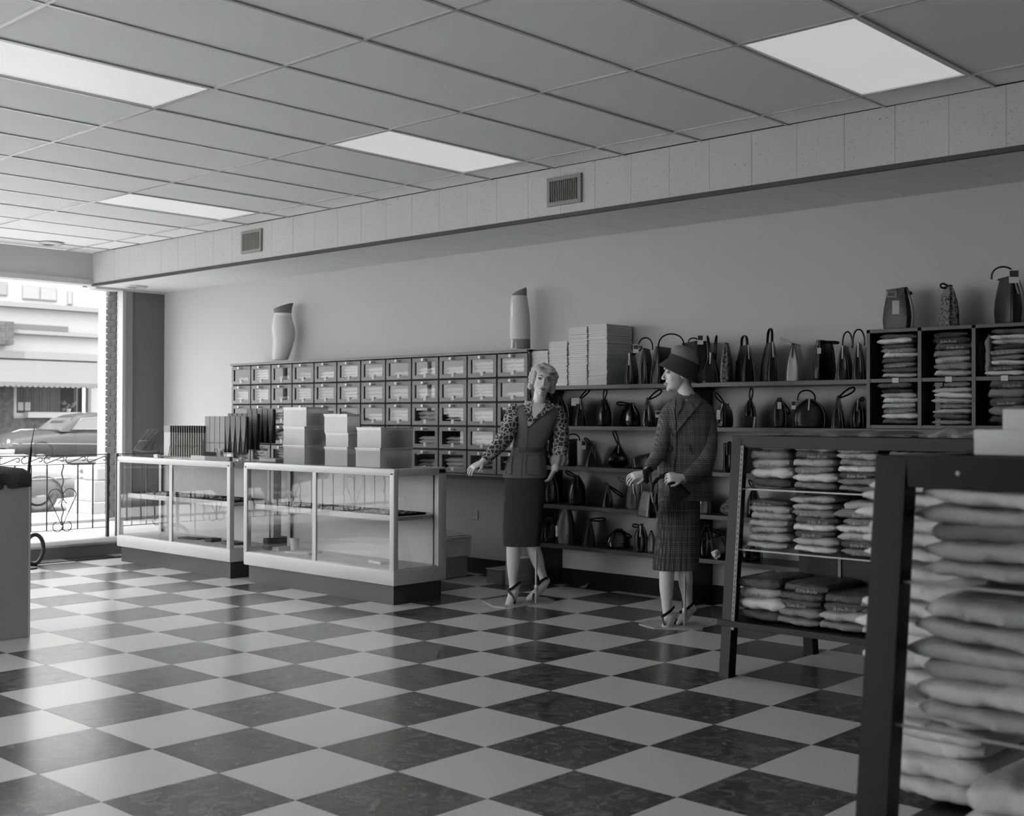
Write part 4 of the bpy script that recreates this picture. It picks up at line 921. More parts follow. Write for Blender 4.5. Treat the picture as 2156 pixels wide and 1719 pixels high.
# felt hat
M_felt = mat('pale_felt', lin(128), .95, .1, bump=(140, .5)); M_felt2 = mat('dark_felt', lin(66), .95, .1, bump=(140, .4))
def tring(cx, cy, hw, df, tl, tf=0, n=48, y0=.01):
    c = P(cx, cy, y0); r = hw / F.s; return [(c.x + r * math.cos(a), c.y + r * df * math.sin(a), c.z + tl * r * math.cos(a) + tf * r * df * math.sin(a)) for a in [2 * PI * k / n for k in range(n)]]
obj('hat_crown', MB().rings([tring(1441, 762, 30, .9, -.42), tring(1442, 752, 29.5, .9, -.40), tring(1443, 743, 27, .9, -.36), tring(1441, 734, 21, .9, -.30), tring(1439, 729, 11, .9, -.2), tring(1438, 728, 3, .9, 0)], (0, 1)), M_felt, t, 60)
obj('hat_brim', MB().rings([tring(1441, 757, 30.5, .92, -.42), tring(1438, 768, 32, .95, -.44), tring(1432, 779, 37, .98, -.46, .1), tring(1427.5, 786, 41, 1.0, -.47, .12), tring(1427.5, 788, 41, 1.0, -.47, .12), tring(1432, 782, 36, .97, -.46, .1), tring(1438, 773, 31, .93, -.44)], (0, 0)), M_felt2, t, 60)
obj('hat_bow', MB().prism([(0, 0), (.055, .035), (.065, -.02), (.04, -.045)], -.01, .01, 'y', M=Matrix.Translation(P(1462, 790, -.03))).prism([(0, 0), (.02, -.06), (.05, -.055)], -.01, .01, 'y', M=Matrix.Translation(P(1462, 788, -.03))), M_felt2, t, 60)
# plaid
def plaid(name, base_v, mid_v, hi_v, per, fine):
    m, n, bs = node_mat(name, .92, .12); tc = N(n, 'ShaderNodeTexCoord'); sx = N(n, 'ShaderNodeSeparateXYZ'); n.links.new(tc.outputs['Object'], sx.inputs[0])
    def stripe(src, p, w, off=0):
        f = math_node(n, 'FRACT', math_node(n, 'ADD', math_node(n, 'MULTIPLY', src, 1 / p), off)); return math_node(n, 'LESS_THAN', f, w)
    xx = math_node(n, 'ADD', sx.outputs['X'], math_node(n, 'MULTIPLY', sx.outputs['Y'], .6)); zz = math_node(n, 'ADD', sx.outputs['Z'], 10.0); xx = math_node(n, 'ADD', xx, 10.0)
    big = math_node(n, 'ADD', stripe(xx, per, .42), stripe(zz, per * 1.15, .42)); fx = math_node(n, 'ADD', stripe(xx, fine, .5), stripe(zz, fine, .5))
    a = math_node(n, 'MULTIPLY', math_node(n, 'ADD', math_node(n, 'MULTIPLY', big, .25), .35), math_node(n, 'MULTIPLY', fx, .5)); hi = math_node(n, 'MAXIMUM', stripe(xx, per, .035, .3), stripe(zz, per * 1.15, .035, .3))
    v1 = math_node(n, 'ADD', math_node(n, 'MULTIPLY', a, lin(mid_v) - lin(base_v)), lin(base_v)); v2 = math_node(n, 'ADD', v1, math_node(n, 'MULTIPLY', hi, lin(hi_v) - lin(base_v)))
    cb = N(n, 'ShaderNodeCombineColor'); [n.links.new(v2, cb.inputs[i]) for i in range(3)]; n.links.new(cb.outputs[0], bs.inputs['Base Color']); return m
M_plaid = plaid('plaid_tweed', 70, 138, 96, .085, .0125); M_plaid2 = plaid('plaid_tweed_dark', 54, 112, 92, .085, .0125)
sj = Sil(F, [(1428, 1462, 829, .8, .01), (1421, 1472, 836, .7, .01), (1409, 1487, 845, .6, .01), (1398, 1497, 858, .56, 0), (1393, 1500, 872, .56, 0), (1388, 1499, 900, .60, 0), (1386, 1497, 940, .62, 0), (1383, 1497, 975, .62, 0), (1384, 1499, 1010, .62, 0), (1387, 1500, 1040, .62, 0), (1389, 1500, 1054, .62, 0)])
fj = lambda th, v: .012 * math.sin(7 * th + 3 * v) * v
jk = obj('jacket', MB().rings(sj.rings(60, 5, fj), (0, 0)), M_plaid, t, 60)
s1 = MB(); F.limb(s1, [(1476, 858, .01, 16), (1485, 872, .01, 20), (1489, 905, -.0, 20.5), (1487, 945, -.03, 20.5), (1476, 978, -.08, 20), (1452, 998, -.15, 17), (1434, 1004, -.20, 13.5), (1427, 1006, -.212, 12)], 24)
s1.v = [(x, y, z + .003 * math.sin(x * 90 + z * 40)) for x, y, z in s1.v]; obj('sleeve', s1, M_plaid, t, 60)
s1 = MB(); F.limb(s1, [(1412, 858, -.02, 14), (1402, 880, -.03, 17), (1393, 920, -.055, 16), (1384, 952, -.09, 15.5), (1368, 974, -.13, 13), (1357, 987, -.16, 11)], 24); obj('sleeve', s1, M_plaid, t, 60)
# front opening, lapels, collar, shirt, buttons, pocket flaps
M_shirt = mat('plain_shirt', lin(92), .85, .2); M_btn = mat('button_horn', lin(84), .35, .5)
obj('shirt_front', sj.patch([(1424, 826), (1419, 850), (1417, 878)], [(1442, 829), (1431, 856), (1419, 880)], .007, .003), M_shirt, t, 60)
obj('lapel', sj.patch([(1412, 842), (1401, 868), (1404, 900), (1416, 925)], [(1421, 836), (1416, 862), (1416, 890), (1417, 926)], .013, .004), M_plaid, t, 60)
obj('lapel', sj.patch([(1443, 842), (1436, 862), (1427, 882), (1418, 908)], [(1466, 838), (1458, 864), (1440, 884), (1419, 910)], .013, .004), M_plaid, t, 60)
obj('collar', sj.patch([(1449, 830), (1448, 842), (1446, 853)], [(1470, 832), (1472, 846), (1460, 862)], .022, .005), M_plaid, t, 60)
cr = []
for k, (pp, sc_) in enumerate(((846, 1.03), (838, 1.06), (831, 1.05), (826, .98), (826, .90), (832, .94))):
    cx_, a_, b_2, yo_ = sj.at(max(pp, 832)); cr.append([(cx_ + a_ * sc_ * math.cos(q_), yo_ + b_2 * sc_ * math.sin(q_) + .004, F.Z(pp) + .012 * math.sin(q_)) for q_ in [2 * PI * k_ / 36 for k_ in range(36)]])
obj('neck_collar', MB().rings(cr, (0, 0)), M_plaid, t, 60)
ct = P(1446, 836, .004); obj('neck_collar', MB().tube([(ct.x + 19.5 / F.s * math.cos(q_), ct.y + .055 * math.sin(q_), ct.z + .006 * math.sin(q_)) for q_ in [2 * PI * k_ / 30 for k_ in range(30)]], .013, 10, closed=True), M_plaid, t, 60)
obj('shirt_button_band', sj.patch([(1427, 830), (1424, 855), (1421, 872)], [(1432, 834), (1431, 855), (1426, 866)], .011, .003), M_shirt, t, 60)
def edge(pts, eps, r=.0016):
    obj('edge_piping', MB().tube([(F.X(a), sj.y(F.X(a), b, eps), F.Z(b)) for a, b in pts], r, 6), M_black, t, 60)
edge([(1466, 838), (1458, 864), (1440, 884), (1429, 898), (1419, 910), (1418, 930)], .017); edge([(1412, 842), (1401, 868), (1404, 900), (1416, 925)], .017); edge([(1448, 846), (1460, 862), (1472, 848)], .026)
obj('front_edge', sj.patch([(1416.5, 905), (1415, 960), (1411, 1000), (1399, 1056)], [(1419, 905), (1417.5, 960), (1413.5, 1000), (1401.5, 1056)], .009, .006), M_plaid2, t, 60)
for bx_, by_ in ((1407, 944), (1403, 977)):
    x = F.X(bx_); obj('button', MB().ball((x, sj.y(x, by_, .008), F.Z(by_)), (.0105, .005, .014), 14), M_btn, t, 60)
obj('pocket_flap', sj.patch([(1434, 940), (1432, 955)], [(1444, 935), (1449, 958)], .01, .004), M_plaid, t, 60)
# skirt
sk = Sil(F, [(1390, 1474, 1030, .62, 0), (1388, 1473, 1060, .64, 0), (1384, 1473, 1100, .66, 0), (1379, 1472, 1150, .68, 0), (1375, 1471, 1185, .69, 0), (1374, 1471, 1200, .69, 0)])
def fk(th, v):
    a = (th / (2 * PI) * 30) % 1; return (.045 * v + .012) * (a - .5) * (1 if PI * .95 < th < PI * 1.62 else .35)
obj('skirt', MB().rings(sk.rings(150, 6, fk), (0, 0)), M_plaid2, t, 35); obj('skirt_lining', MB().rings([[(x, y * .92, z) for x, y, z in r] for r in sk.rings(40, 20, None, 1160, 1196)], (1, 0)), M_black, t, 60)
obj('stand_rod', MB().tube([P(1442, 1190, 0), P(1441.5, 1250, 0), P(1441, 1317, 0)], .0085, 10), M_pole, t, 60)
obj('rod_clamp', MB().lathe([(.012, 0), (.016, .01), (.016, .04), (.012, .05)], 12, M=Matrix.Translation((0, 0, .06))), M_pole, t, 40)
obj('stand_plate', MB().prism([(F.X(1346), .03), (F.X(1372), -.12), (F.X(1452), -.17), (F.X(1472), -.15), (F.X(1479), .0), (F.X(1470), .14), (F.X(1420), .2), (F.X(1360), .16)], 0, .005, 'z'), M_base, t)
straps(t, F, [([(1391, 1298, -.035), (1400, 1292, -.042), (1412, 1284, -.03), (1420, 1278, .0)], 3.2), ([(1393, 1298, -.04), (1396, 1312, -.068), (1402, 1322, -.07), (1401, 1330, -.06)], 3.2),
              ([(1432, 1292, .03), (1444, 1288, .035), (1456, 1279, .045), (1466, 1272, .07)], 3.2), ([(1426, 1304, .0), (1422, 1310, -.01), (1420, 1313, -.01)], 2.6)])
# gloves held in the near hand
M_glove = mat('dark_glove', lin(34), .85, .15)
g = thing('glove', 'dark gauntlet glove held in the near hand of the hatted mannequin', 'glove', (base.x, base.y, 0), CAMRZ)
gm_ = MB(); rs = []
for cx, cy, a, b, yy in ((1373, 1014, 3, .006, -.19), (1378, 1003, 7, .008, -.19), (1391, 998, 9, .009, -.19), (1402, 1004, 10, .010, -.192), (1409, 1018, 12, .012, -.194), (1415, 1031, 18, .013, -.195), (1422, 1044, 22, .014, -.195), (1426, 1050, 24, .014, -.195)): 
    c = P(cx, cy, yy); r = a / F.s; dx, dz = (.78, .62) if cy > 1010 else (.5, .85); 
    rs.append([(c.x + r * dx * math.cos(q), c.y + b * math.sin(q), c.z + r * dz * math.cos(q) * (1 if cy > 1005 else .9)) for q in [2 * PI * k / 16 for k in range(16)]])
obj('glove_body', gm_.rings(rs), M_glove, g, 60)
obj('glove_finger', MB().tube([P(1376, 1004, -.215), P(1366, 1018, -.205), P(1364, 1030, -.2)], [.012, .011, .008], 8), M_glove, g, 60)
g = thing('glove', 'crumpled dark glove at the far wrist of the hatted mannequin', 'glove', (base.x, base.y, 0), CAMRZ)
obj('glove_body', MB().tube([P(1362, 985, -.175), P(1352, 992, -.195), P(1350, 1006, -.20), P(1356, 1014, -.20)], [.018, .022, .024, .012], 12), M_glove, g, 60)
# ================================================================ handbags
def leather(name, v, rough=.28): return mat(name, lin(v), rough, .35, bump=(25, .15))
LE = {'black': leather('black_leather', 13, .32), 'patent': leather('patent_leather', 10, .16), 'dark': leather('dark_leather', 34, .45), 'grey': leather('grey_leather', 96, .4), 'light': leather('light_leather', 150, .5),
      'white': leather('white_leather', 180, .5), 'matte': mat('matte_felt', lin(52), .9, .1)}
def tapestry(name, a, b, sc_):
    m, n, bs = node_mat(name, .8, .2); tc = N(n, 'ShaderNodeTexCoord'); v = N(n, 'ShaderNodeTexNoise'); v.inputs['Scale'].default_value = sc_; v.inputs['Detail'].default_value = 3; v.inputs['Distortion'].default_value = 3
    r = N(n, 'ShaderNodeValToRGB'); r.color_ramp.elements[0].position = .46; r.color_ramp.elements[1].position = .52; r.color_ramp.elements[0].color = (lin(a),) * 3 + (1,); r.color_ramp.elements[1].color = (lin(b),) * 3 + (1,)
    n.links.new(tc.outputs['Object'], v.inputs['Vector']); n.links.new(v.outputs['Fac'], r.inputs['Fac']); n.links.new(r.outputs['Color'], bs.inputs['Base Color']); return m
LE['tapestry'] = tapestry('tapestry_cloth', 60, 128, 30); LE['leopard'] = tapestry('spotted_fur', 40, 120, 60); LE['croc'] = tapestry('mottled_leather', 30, 80, 26)
M_pipe = leather('piping', 60, .4); M_clasp = mat('clasp_metal', lin(190), .3, .5, .7); M_tag = mat('paper_tag', lin(200), .8, .2); M_tagd = mat('printed_tag', lin(60), .8, .2); M_string = mat('string', lin(150), .8, .2)
PROF = {  # height fraction -> (thickness factor, length factor)
    'trap': [(0, .92, 1), (.02, 1, 1), (.25, .93, .98), (.5, .78, .95), (.75, .52, .9), (.93, .26, .86), (1, .16, .84)],
    'aframe': [(0, .96, 1), (.02, 1, 1), (.3, .82, .95), (.6, .55, .86), (.85, .28, .78), (1, .15, .74)],
    'tear': [(0, .6, .5), (.04, .74, .62), (.16, .96, .86), (.3, 1, 1), (.45, .9, .97), (.62, .66, .8), (.8, .38, .5), (.93, .2, .3), (1, .12, .22)],
    'dome': [(0, .82, .85), (.05, .95, .95), (.25, 1, 1), (.5, .96, .96), (.72, .8, .86), (.88, .52, .7), (1, .24, .55)],
    'bucket': [(0, .85, .85), (.04, .92, .92), (.3, 1, 1), (.55, .95, .92), (.78, .74, .8), (.9, .6, .7), (1, .5, .66)],
    'box': [(0, .97, .98), (.02, 1, 1), (.5, .97, .99), (.9, .94, .97), (1, .88, .95)],
    'pouch': [(0, .8, .8), (.06, .95, .95), (.25, 1, 1), (.5, .92, .93), (.7, .72, .8), (.84, .48, .62), (.9, .4, .5), (1, .5, .56)],
    'slouch': [(0, .9, .9), (.08, 1, 1), (.35, .97, .97), (.6, .85, .85), (.85, .55, .65), (1, .25, .4)],
}
def bag_body(W, Lg, H, prof, gus, pleats=0, seed=0):
    P = PROF[prof]; rs = []; nz = 14
    def val(t):
        for a, b in zip(P, P[1:]):
            if t <= b[0] + 1e-9:
                f = (t - a[0]) / (b[0] - a[0]); return a[1] + (b[1] - a[1]) * f, a[2] + (b[2] - a[2]) * f
        return P[-1][1:]
    ts = sorted(set([p[0] for p in P] + [i / nz for i in range(nz + 1)]))
    n = 32
    for t in ts:
        a, b = val(t); a *= W / 2; b *= Lg / 2; ring = []
        for k in range(n):
            th = 2 * PI * (k + .5) / n; c, s_ = math.cos(th), math.sin(th); e = .42 if prof in ('trap', 'aframe', 'box') else .7
            x = a * math.copysign(abs(c) ** e, c); y = b * math.copysign(abs(s_) ** e, s_)
            g = math.exp(-(x / max(a, .004)) ** 2 * 7) * gus * math.sin(PI * min(1, max(0, t))) ** .7
            y -= math.copysign(g, y) * (1 if abs(y) > b * .5 else 0)
            if pleats: 
                q = pleats * (t ** 1.2); x += q * math.sin(k * 2.4 + seed) ; y += q * math.cos(k * 1.9 + seed)
            ring.append((x, y, t * H))
        rs.append(ring)
    return MB().rings(rs)
CAT_B = 'handbag'
def handbag(px, pyb, pyt, wg, ws, side, prof, m, label, group, y=1.29, handle=None, Lg=.25, tab=True, pipe=True, plain=False, z=None, tags=None, pleats=0, gus=.02, pocket=False, loc=None, extra_rot=0, sidemat=None):
    """px: centre of what shows; pyb/pyt: base and top of the body; wg/ws: width in pixels of the end face and of the broad face that shows"""
    z = z if z is not None else at(px, pyb, y=y).z
    p = loc or at(px, pyb, y=y); p = Vector((p.x, p.y, z)); s = ppm(p)
    d = Vector((CP.x - p.x, CP.y - p.y)); th0 = math.atan2(d.x, -d.y)
    ph = math.asin(min(.93, (ws / s) / Lg)); W = max(.03, (wg / s) / math.cos(ph)); H = (pyb - pyt) / s
    th = th0 - ph if side == 'R' else th0 + ph
    t = thing('handbag', label, CAT_B, p, th + extra_rot, group)
    obj('bag_body', bag_body(W, Lg, H, prof, gus, pleats, px), LE[m], t, 50)
    if sidemat:
        pr = PROF[prof]; sx = 1 if side == 'R' else -1; vs = []; 
        for q in pr: vs += [(sx * (W / 2 * q[1] + .002), -Lg / 2 * q[2] * .88, q[0] * H * .98 + .002), (sx * (W / 2 * q[1] + .002), Lg / 2 * q[2] * .88, q[0] * H * .98 + .002)]
        k2 = len(vs); vs2 = [(x - sx * .004, yy, zz) for x, yy, zz in vs]
        fs = []
        for i in range(len(pr) - 1): fs += [(2 * i, 2 * i + 1, 2 * i + 3, 2 * i + 2), (k2 + 2 * i, k2 + 2 * i + 2, k2 + 2 * i + 3, k2 + 2 * i + 1)]
        obj('side_panel', MB().add(vs + vs2, fs), LE[sidemat], t, 50)
    P = PROF[prof]; Tp = P[-1]; e = .86
    if pipe:
        for sx in (-1, 1):
            pts = [(sx * W / 2 * q[1] * .93, -Lg / 2 * q[2] * .99 - .001, q[0] * H) for q in P]
            obj('piping', MB().tube(pts, .0028, 5), M_pipe, t, 60)
    obj('clasp_frame', MB().box(-max(W * Tp[1] * .5, .006), max(W * Tp[1] * .5, .006), -Lg / 2 * Tp[2], Lg / 2 * Tp[2], H - .004, H + .006, .002), LE['dark'] if prof != 'tear' else M_clasp, t)
    if tab:
        q = [(0, -Lg / 2 * Tp[2] - .004, H + .004), (0, -Lg / 2 * (Tp[2] * .6 + P[-2][2] * .4) - .007, H * .86), (0, -Lg / 2 * .97 - .006, H * .62)]
        obj('clasp_tab', MB().tube(q, (.0055, .002), 6, up=(1, 0, 0)), M_clasp if tab == 'm' else M_pipe, t, 60)
    if pocket:
        sx = -1 if side == 'L' else 1
        obj('pocket', MB().box(sx * W * .42 - .003, sx * W * .42 + .003, -Lg * .3, Lg * .3, H * .2, H * .62, .002), LE[m], t)
    if handle:
        kind = handle[0]
        if kind == 'loop':      # ('loop', height px, lean deg, [span])
            hh, lean = handle[1] / s, math.radians(handle[2]); sp = (handle[3] if len(handle) > 3 else .62) * Lg * Tp[2] / 2 + .01
            pts = []
            for i in range(15):
                a = PI * i / 14; yy = -sp * math.cos(a); zz = hh * math.sin(a) ** .55
                bow = .10 * hh * math.sin(a) ** 2
                pts.append((zz * math.sin(lean) * 1.0 + bow * 0, yy, H - .004 + zz * math.cos(lean)))
            obj('handle', MB().tube(pts, (.009, .0045), 8, up=(0, 0, 1) if abs(lean) > 1.0 else (1, 0, 0)), LE['black' if m in ('black', 'patent', 'tapestry', 'leopard', 'croc') else m], t, 60)
        if kind == 'two':
            hh = handle[1] / s
            for sx in (-1, 1):
                pts = [(sx * W * .16 + sx * .012 * math.sin(PI * i / 14), -Lg * .2 * math.cos(PI * i / 14), H * .8 + (hh + H * .2) * math.sin(PI * i / 14) ** .5) for i in range(15)]
                obj('handle', MB().tube(pts, (.006, .0045), 8, up=(1, 0, 0)), LE['black'], t, 60)
        if kind == 'open':     # open loop seen wide: ('open', width px, height px, offset px) drawn across the line of sight
            wv, hv, off = handle[1] / s, handle[2] / s, handle[3] / s
            R = Matrix.Rotation(th0 - th, 3, 'Z')
            pts = [R @ Vector((off - wv / 2 * math.cos(PI * i / 14), -.02, 0)) + Vector((0, 0, H - .006 + hv * math.sin(PI * i / 14) ** .7)) for i in range(15)]
            obj('handle', MB().tube(pts, (.0075, .005), 8, up=(0, 1, 0)), LE['black' if m != 'white' else 'light'], t, 60)
        if kind == 'strap':    # strap looped out sideways: ('strap', end dx px, end dy px (up), width px)
            ex, ez, wd = handle[1] / s, handle[2] / s, handle[3] / s; R = Matrix.Rotation(th0 - th, 3, 'Z'); L_ = math.hypot(ex, ez); nx, nz = -ez / L_, ex / L_
            pts = []
            for i in range(17):
                a = 2 * PI * i / 17 ; f = (1 - math.cos(a)) / 2; o_ = math.sin(a) * wd / 2 * (.35 + .65 * f)
                pts.append(R @ Vector((ex * f + nx * o_, -.03, 0)) + Vector((0, 0, H - .006 + ez * f + nz * o_)))
            obj('handle', MB().tube(pts, (.0055, .006), 7, closed=True, up=(0, 1, 0)), LE['black' if m in ('patent', 'tapestry') else m], t, 60)
    for tg in (tags or []):      # (dx px, dz px from the body top, w px, h px, dark)
        R = Matrix.Rotation(th0 - th, 3, 'Z'); dx, dz, tw, tht = (q / s for q in tg[:4]); c = R @ Vector((dx, -Lg / 2 - .012 if abs(dx) < W else -.04, 0)); hh = H + dz
        M_ = Matrix.Translation(c) @ R.to_4x4()
        to = obj('price_tag', MB().box(-tw / 2, tw / 2, -.0008, .0008, hh - tht, hh, M=M_), M_tag, t)
        obj('tag_string', MB().tube([c + Vector((0, 0, hh)), Vector((0, -Lg / 2 * Tp[2], H + .01))], .0008, 4), M_string, t)
        if len(tg) > 4: obj('tag_print', MB().box(-tw * .42, tw * .42, -.0016, -.0008, hh - tht * .55, hh - tht * .08, M=M_), M_tagd, to)
    return t
g5, g4, g3, g2, g1 = ['handbags on the %s shelf' % q for q in ('top', 'second', 'middle', 'fourth', 'lowest')]
Z5, Z4, Z3, Z2, Z1 = SZ[4], SZ[3], SZ[2], SZ[1], SZ[0]
HB = handbag
# top shelf
HB(1331, 806, 742, 17, 13, 'R', 'trap', 'black', 'slim black handbag with grey side, beside the tall box stack on the top shelf', g5, z=Z5, sidemat='grey', handle=('strap', 20, 18, 8), tab='m')
HB(1361, 806, 732, 18, 15, 'R', 'trap', 'black', 'black handbag with a spotted fur side and printed tag, top shelf', g5, z=Z5, sidemat='leopard', handle=('open', 30, 26, -2), tags=[(-22, 10, 12, 18, 1)])
HB(1397, 806, 730, 20, 34, 'R', 'trap', 'black', 'wide black handbag with a big arched handle, top shelf, left of the felt hat', g5, z=Z5, Lg=.3, handle=('open', 54, 31, 16), y=1.27)
HB(1462, 804, 718, 30, 30, 'L', 'box', 'matte', 'tall dark matte bag with square top rising behind the felt hat', g5, z=Z5, Lg=.3, tab=False, pipe=False, y=1.36, handle=('open', 22, 12, -2), tags=[(12, 14, 12, 20, 1)])
HB(1499, 803, 741, 36, 8, 'R', 'aframe', 'patent', 'black handbag with two tall narrow handles, right of the felt hat on the top shelf', g5, z=Z5, handle=('two', 38), tab='m')
HB(1530, 804, 722, 24, 8, 'R', 'slouch', 'tapestry', 'patterned tapestry pouch with a chain, top shelf', g5, z=Z5, tab=False, pipe=False, handle=('strap', -10, -42, 5))
HB(1567, 802, 726, 26, 20, 'L', 'trap', 'black', 'black handbag with an outside pocket and short strap handle, top shelf', g5, z=Z5, handle=('loop', 24, 0), tab='m', pocket=True)
HB(1620, 801, 720, 24, 16, 'L', 'trap', 'black', 'tall black handbag with a mottled left side, top shelf, left of the white bag', g5, z=Z5, sidemat='croc', handle=('loop', 33, 3), tab='m')
HB(1676, 801, 724, 30, 15, 'R', 'trap', 'white', 'white leather handbag, the only white one on the top shelf', g5, z=Z5, handle=('strap', -34, 14, 7))
HB(1737, 800, 717, 15, 40, 'R', 'bucket', 'black', 'wide gathered black bucket bag with a small pale tag, top shelf', g5, z=Z5, Lg=.24, pleats=.004, tab=False, handle=('strap', 28, -2, 5), tags=[(-12, -16, 8, 12)])
HB(1780, 798, 728, 28, 12, 'R', 'trap', 'black', 'black handbag with a long silver clasp strip and slanted handle, top shelf', g5, z=Z5, handle=('open', 20, 34, 4), tab='m')
HB(1810, 798, 724, 23, 6, 'R', 'trap', 'black', 'last black handbag on the top shelf, touching the pigeonhole unit', g5, z=Z5, handle=('open', 24, 34, -2), tab='m', y=1.26)
# second shelf
HB(1176, 896, 835, 26, 18, 'L', 'dome', 'black', 'black handbag behind the shoulder of the blonde mannequin, second shelf', g4, z=Z4, handle=('strap', -14, 6, 10))
HB(1218, 896, 840, 26, 10, 'L', 'aframe', 'black', 'black handbag with leaning strap loop and two white tags, second shelf', g4, z=Z4, handle=('strap', 24, 24, 8), tab='m', tags=[(-10, 2, 10, 16), (-2, 2, 7, 12)])
HB(1271, 896, 841, 30, 10, 'L', 'dome', 'black', 'domed black handbag with an upright strap loop, second shelf', g4, z=Z4, handle=('strap', 4, 24, 9))
HB(1326, 896, 848, 30, 24, 'L', 'dome', 'patent', 'low wide black satchel with its handle folded to the left, second shelf', g4, z=Z4, handle=('strap', -28, 2, 9), tab='m')
HB(1366, 897, 838, 20, 8, 'R', 'trap', 'patent', 'narrow black handbag with an open strap loop and hanging diamond tag, second shelf', g4, z=Z4, handle=('strap', 26, 19, 12), tags=[(20, -26, 12, 14, 1)])
HB(1527, 899, 851, 22, 22, 'R', 'dome', 'black', 'black handbag right of the hatted mannequin shoulder, with a pale tag, second shelf', g4, z=Z4, handle=('strap', -22, 26, 10), tab='m', tags=[(-14, -12, 7, 20)])
HB(1580, 899, 842, 24, 4, 'R', 'dome', 'black', 'narrow black handbag with upright strap and a dark card leaning on it, second shelf', g4, z=Z4, handle=('strap', 2, 27, 9))
HB(1642, 899, 838, 30, 3, 'R', 'dome', 'dark', 'rounded dark handbag with a strap drooping at its right, second shelf', g4, z=Z4, handle=('strap', 20, -30, 10), tags=[(-1, -8, 8, 14)])
HB(1706, 900, 841, 70, 6, 'R', 'dome', 'black', 'big round black handbag with an arched handle, widest on the second shelf', g4, z=Z4, handle=('open', 36, 22, -8), tab='m', Lg=.12, tags=[(-34, -2, 9, 18, 1)], gus=.008)
HB(1766, 900, 834, 24, 6, 'R', 'aframe', 'black', 'narrow black handbag with open strap loop at its upper right, second shelf', g4, z=Z4, handle=('strap', 32, 20, 14))
HB(1808, 900, 842, 26, 6, 'R', 'dome', 'black', 'black handbag half hidden by the pigeonhole unit, second shelf', g4, z=Z4, handle=('strap', 10, 8, 8), tab='m')
t = thing('gift_card', 'dark card with a pale stripe leaning on a handbag, second shelf', 'card', Vector((at(1580, 900, y=1.16).x, 1.16, Z4)), CAMRZ - .1)
obj('card', MB().box(-.038, .03, -.002, .002, 0, .075, M=Matrix.Rotation(-.2, 4, 'X') @ Matrix.Rotation(.12, 4, 'Y')), LE['dark'], t)
obj('pale_stripe', MB().box(.014, .027, -.003, -.002, .001, .0745, M=Matrix.Rotation(-.2, 4, 'X') @ Matrix.Rotation(.12, 4, 'Y')), M_tag, t)
# middle shelf
HB(1155, 982, 932, 24, 4, 'R', 'tear', 'black', 'small black teardrop bag behind the blonde mannequin, middle shelf', g3, z=Z3, tab='m')
HB(1202, 983, 929, 13, 19, 'R', 'box', 'black', 'two tone boxy handbag, pale end and black side, middle shelf', g3, z=Z3, handle=('open', 28, 14, 4))
HB(1251, 985, 942, 32, 7, 'R', 'aframe', 'black', 'black handbag with strap rising to the left and a printed tag, middle shelf', g3, z=Z3, handle=('strap', -20, 18, 8), tags=[(-22, 12, 9, 18, 1)])
HB(1303, 986, 937, 46, 3, 'R', 'tear', 'patent', 'glossy black teardrop handbag with a tall leaning strap, middle shelf', g3, z=Z3, handle=('strap', -12, 33, 9), tab='m', Lg=.14)
t = HB(1356, 988, 966, 46, 6, 'R', 'box', 'black', 'flat black clutch lying tilted against the jacket sleeve, middle shelf', g3, z=Z3, tab=False, Lg=.12); t.rotation_euler[1] = -.22; t.location.z += .018
HB(1533, 992, 934, 18, 4, 'R', 'box', 'black', 'upright black box bag half hidden by the sweater rack post, middle shelf', g3, z=Z3, handle=('strap', 4, 6, 6))
# fourth shelf
HB(1162, 1068, 1012, 34, 5, 'R', 'slouch', 'black', 'creased black bag next to the blonde mannequin hip, fourth shelf', g2, z=Z2, handle=('strap', -4, 8, 8), pleats=.003)
HB(1215, 1073, 1014, 38, 3, 'L', 'dome', 'black', 'rounded black handbag with strap pointing left, fourth shelf', g2, z=Z2, handle=('strap', -24, 12, 8))
HB(1278, 1076, 1029, 24, 5, 'L', 'aframe', 'black', 'small black handbag with strap hanging down to the right, fourth shelf', g2, z=Z2, handle=('strap', 34, -24, 7))
HB(1329, 1079, 1028, 18, 10, 'L', 'trap', 'grey', 'greyish handbag with strap pointing left, behind the hanging bag, fourth shelf', g2, z=Z2, handle=('strap', -28, 14, 8), tab='m')
HB(1386, 1080, 1020, 16, 4, 'R', 'trap', 'black', 'black handbag almost hidden between skirt and hanging bag, fourth shelf', g2, z=Z2)
HB(1484, 1092, 1054, 30, 6, 'R', 'slouch', 'grey', 'soft grey bag with round pale tag, right of the plaid skirt, fourth shelf', g2, z=Z2, tags=[(-12, -4, 9, 12)], tab=False)
HB(1542, 1094, 1052, 50, 4, 'R', 'tear', 'tapestry', 'round patterned purse with dark clasp top, seen behind the sweater rack post', g2, z=Z2, tab=False, Lg=.12)
HB(1588, 1094, 1036, 26, 6, 'R', 'slouch', 'black', 'dark bag seen through the sweater rack, fourth shelf', g2, z=Z2, handle=('strap', -10, 20, 8))
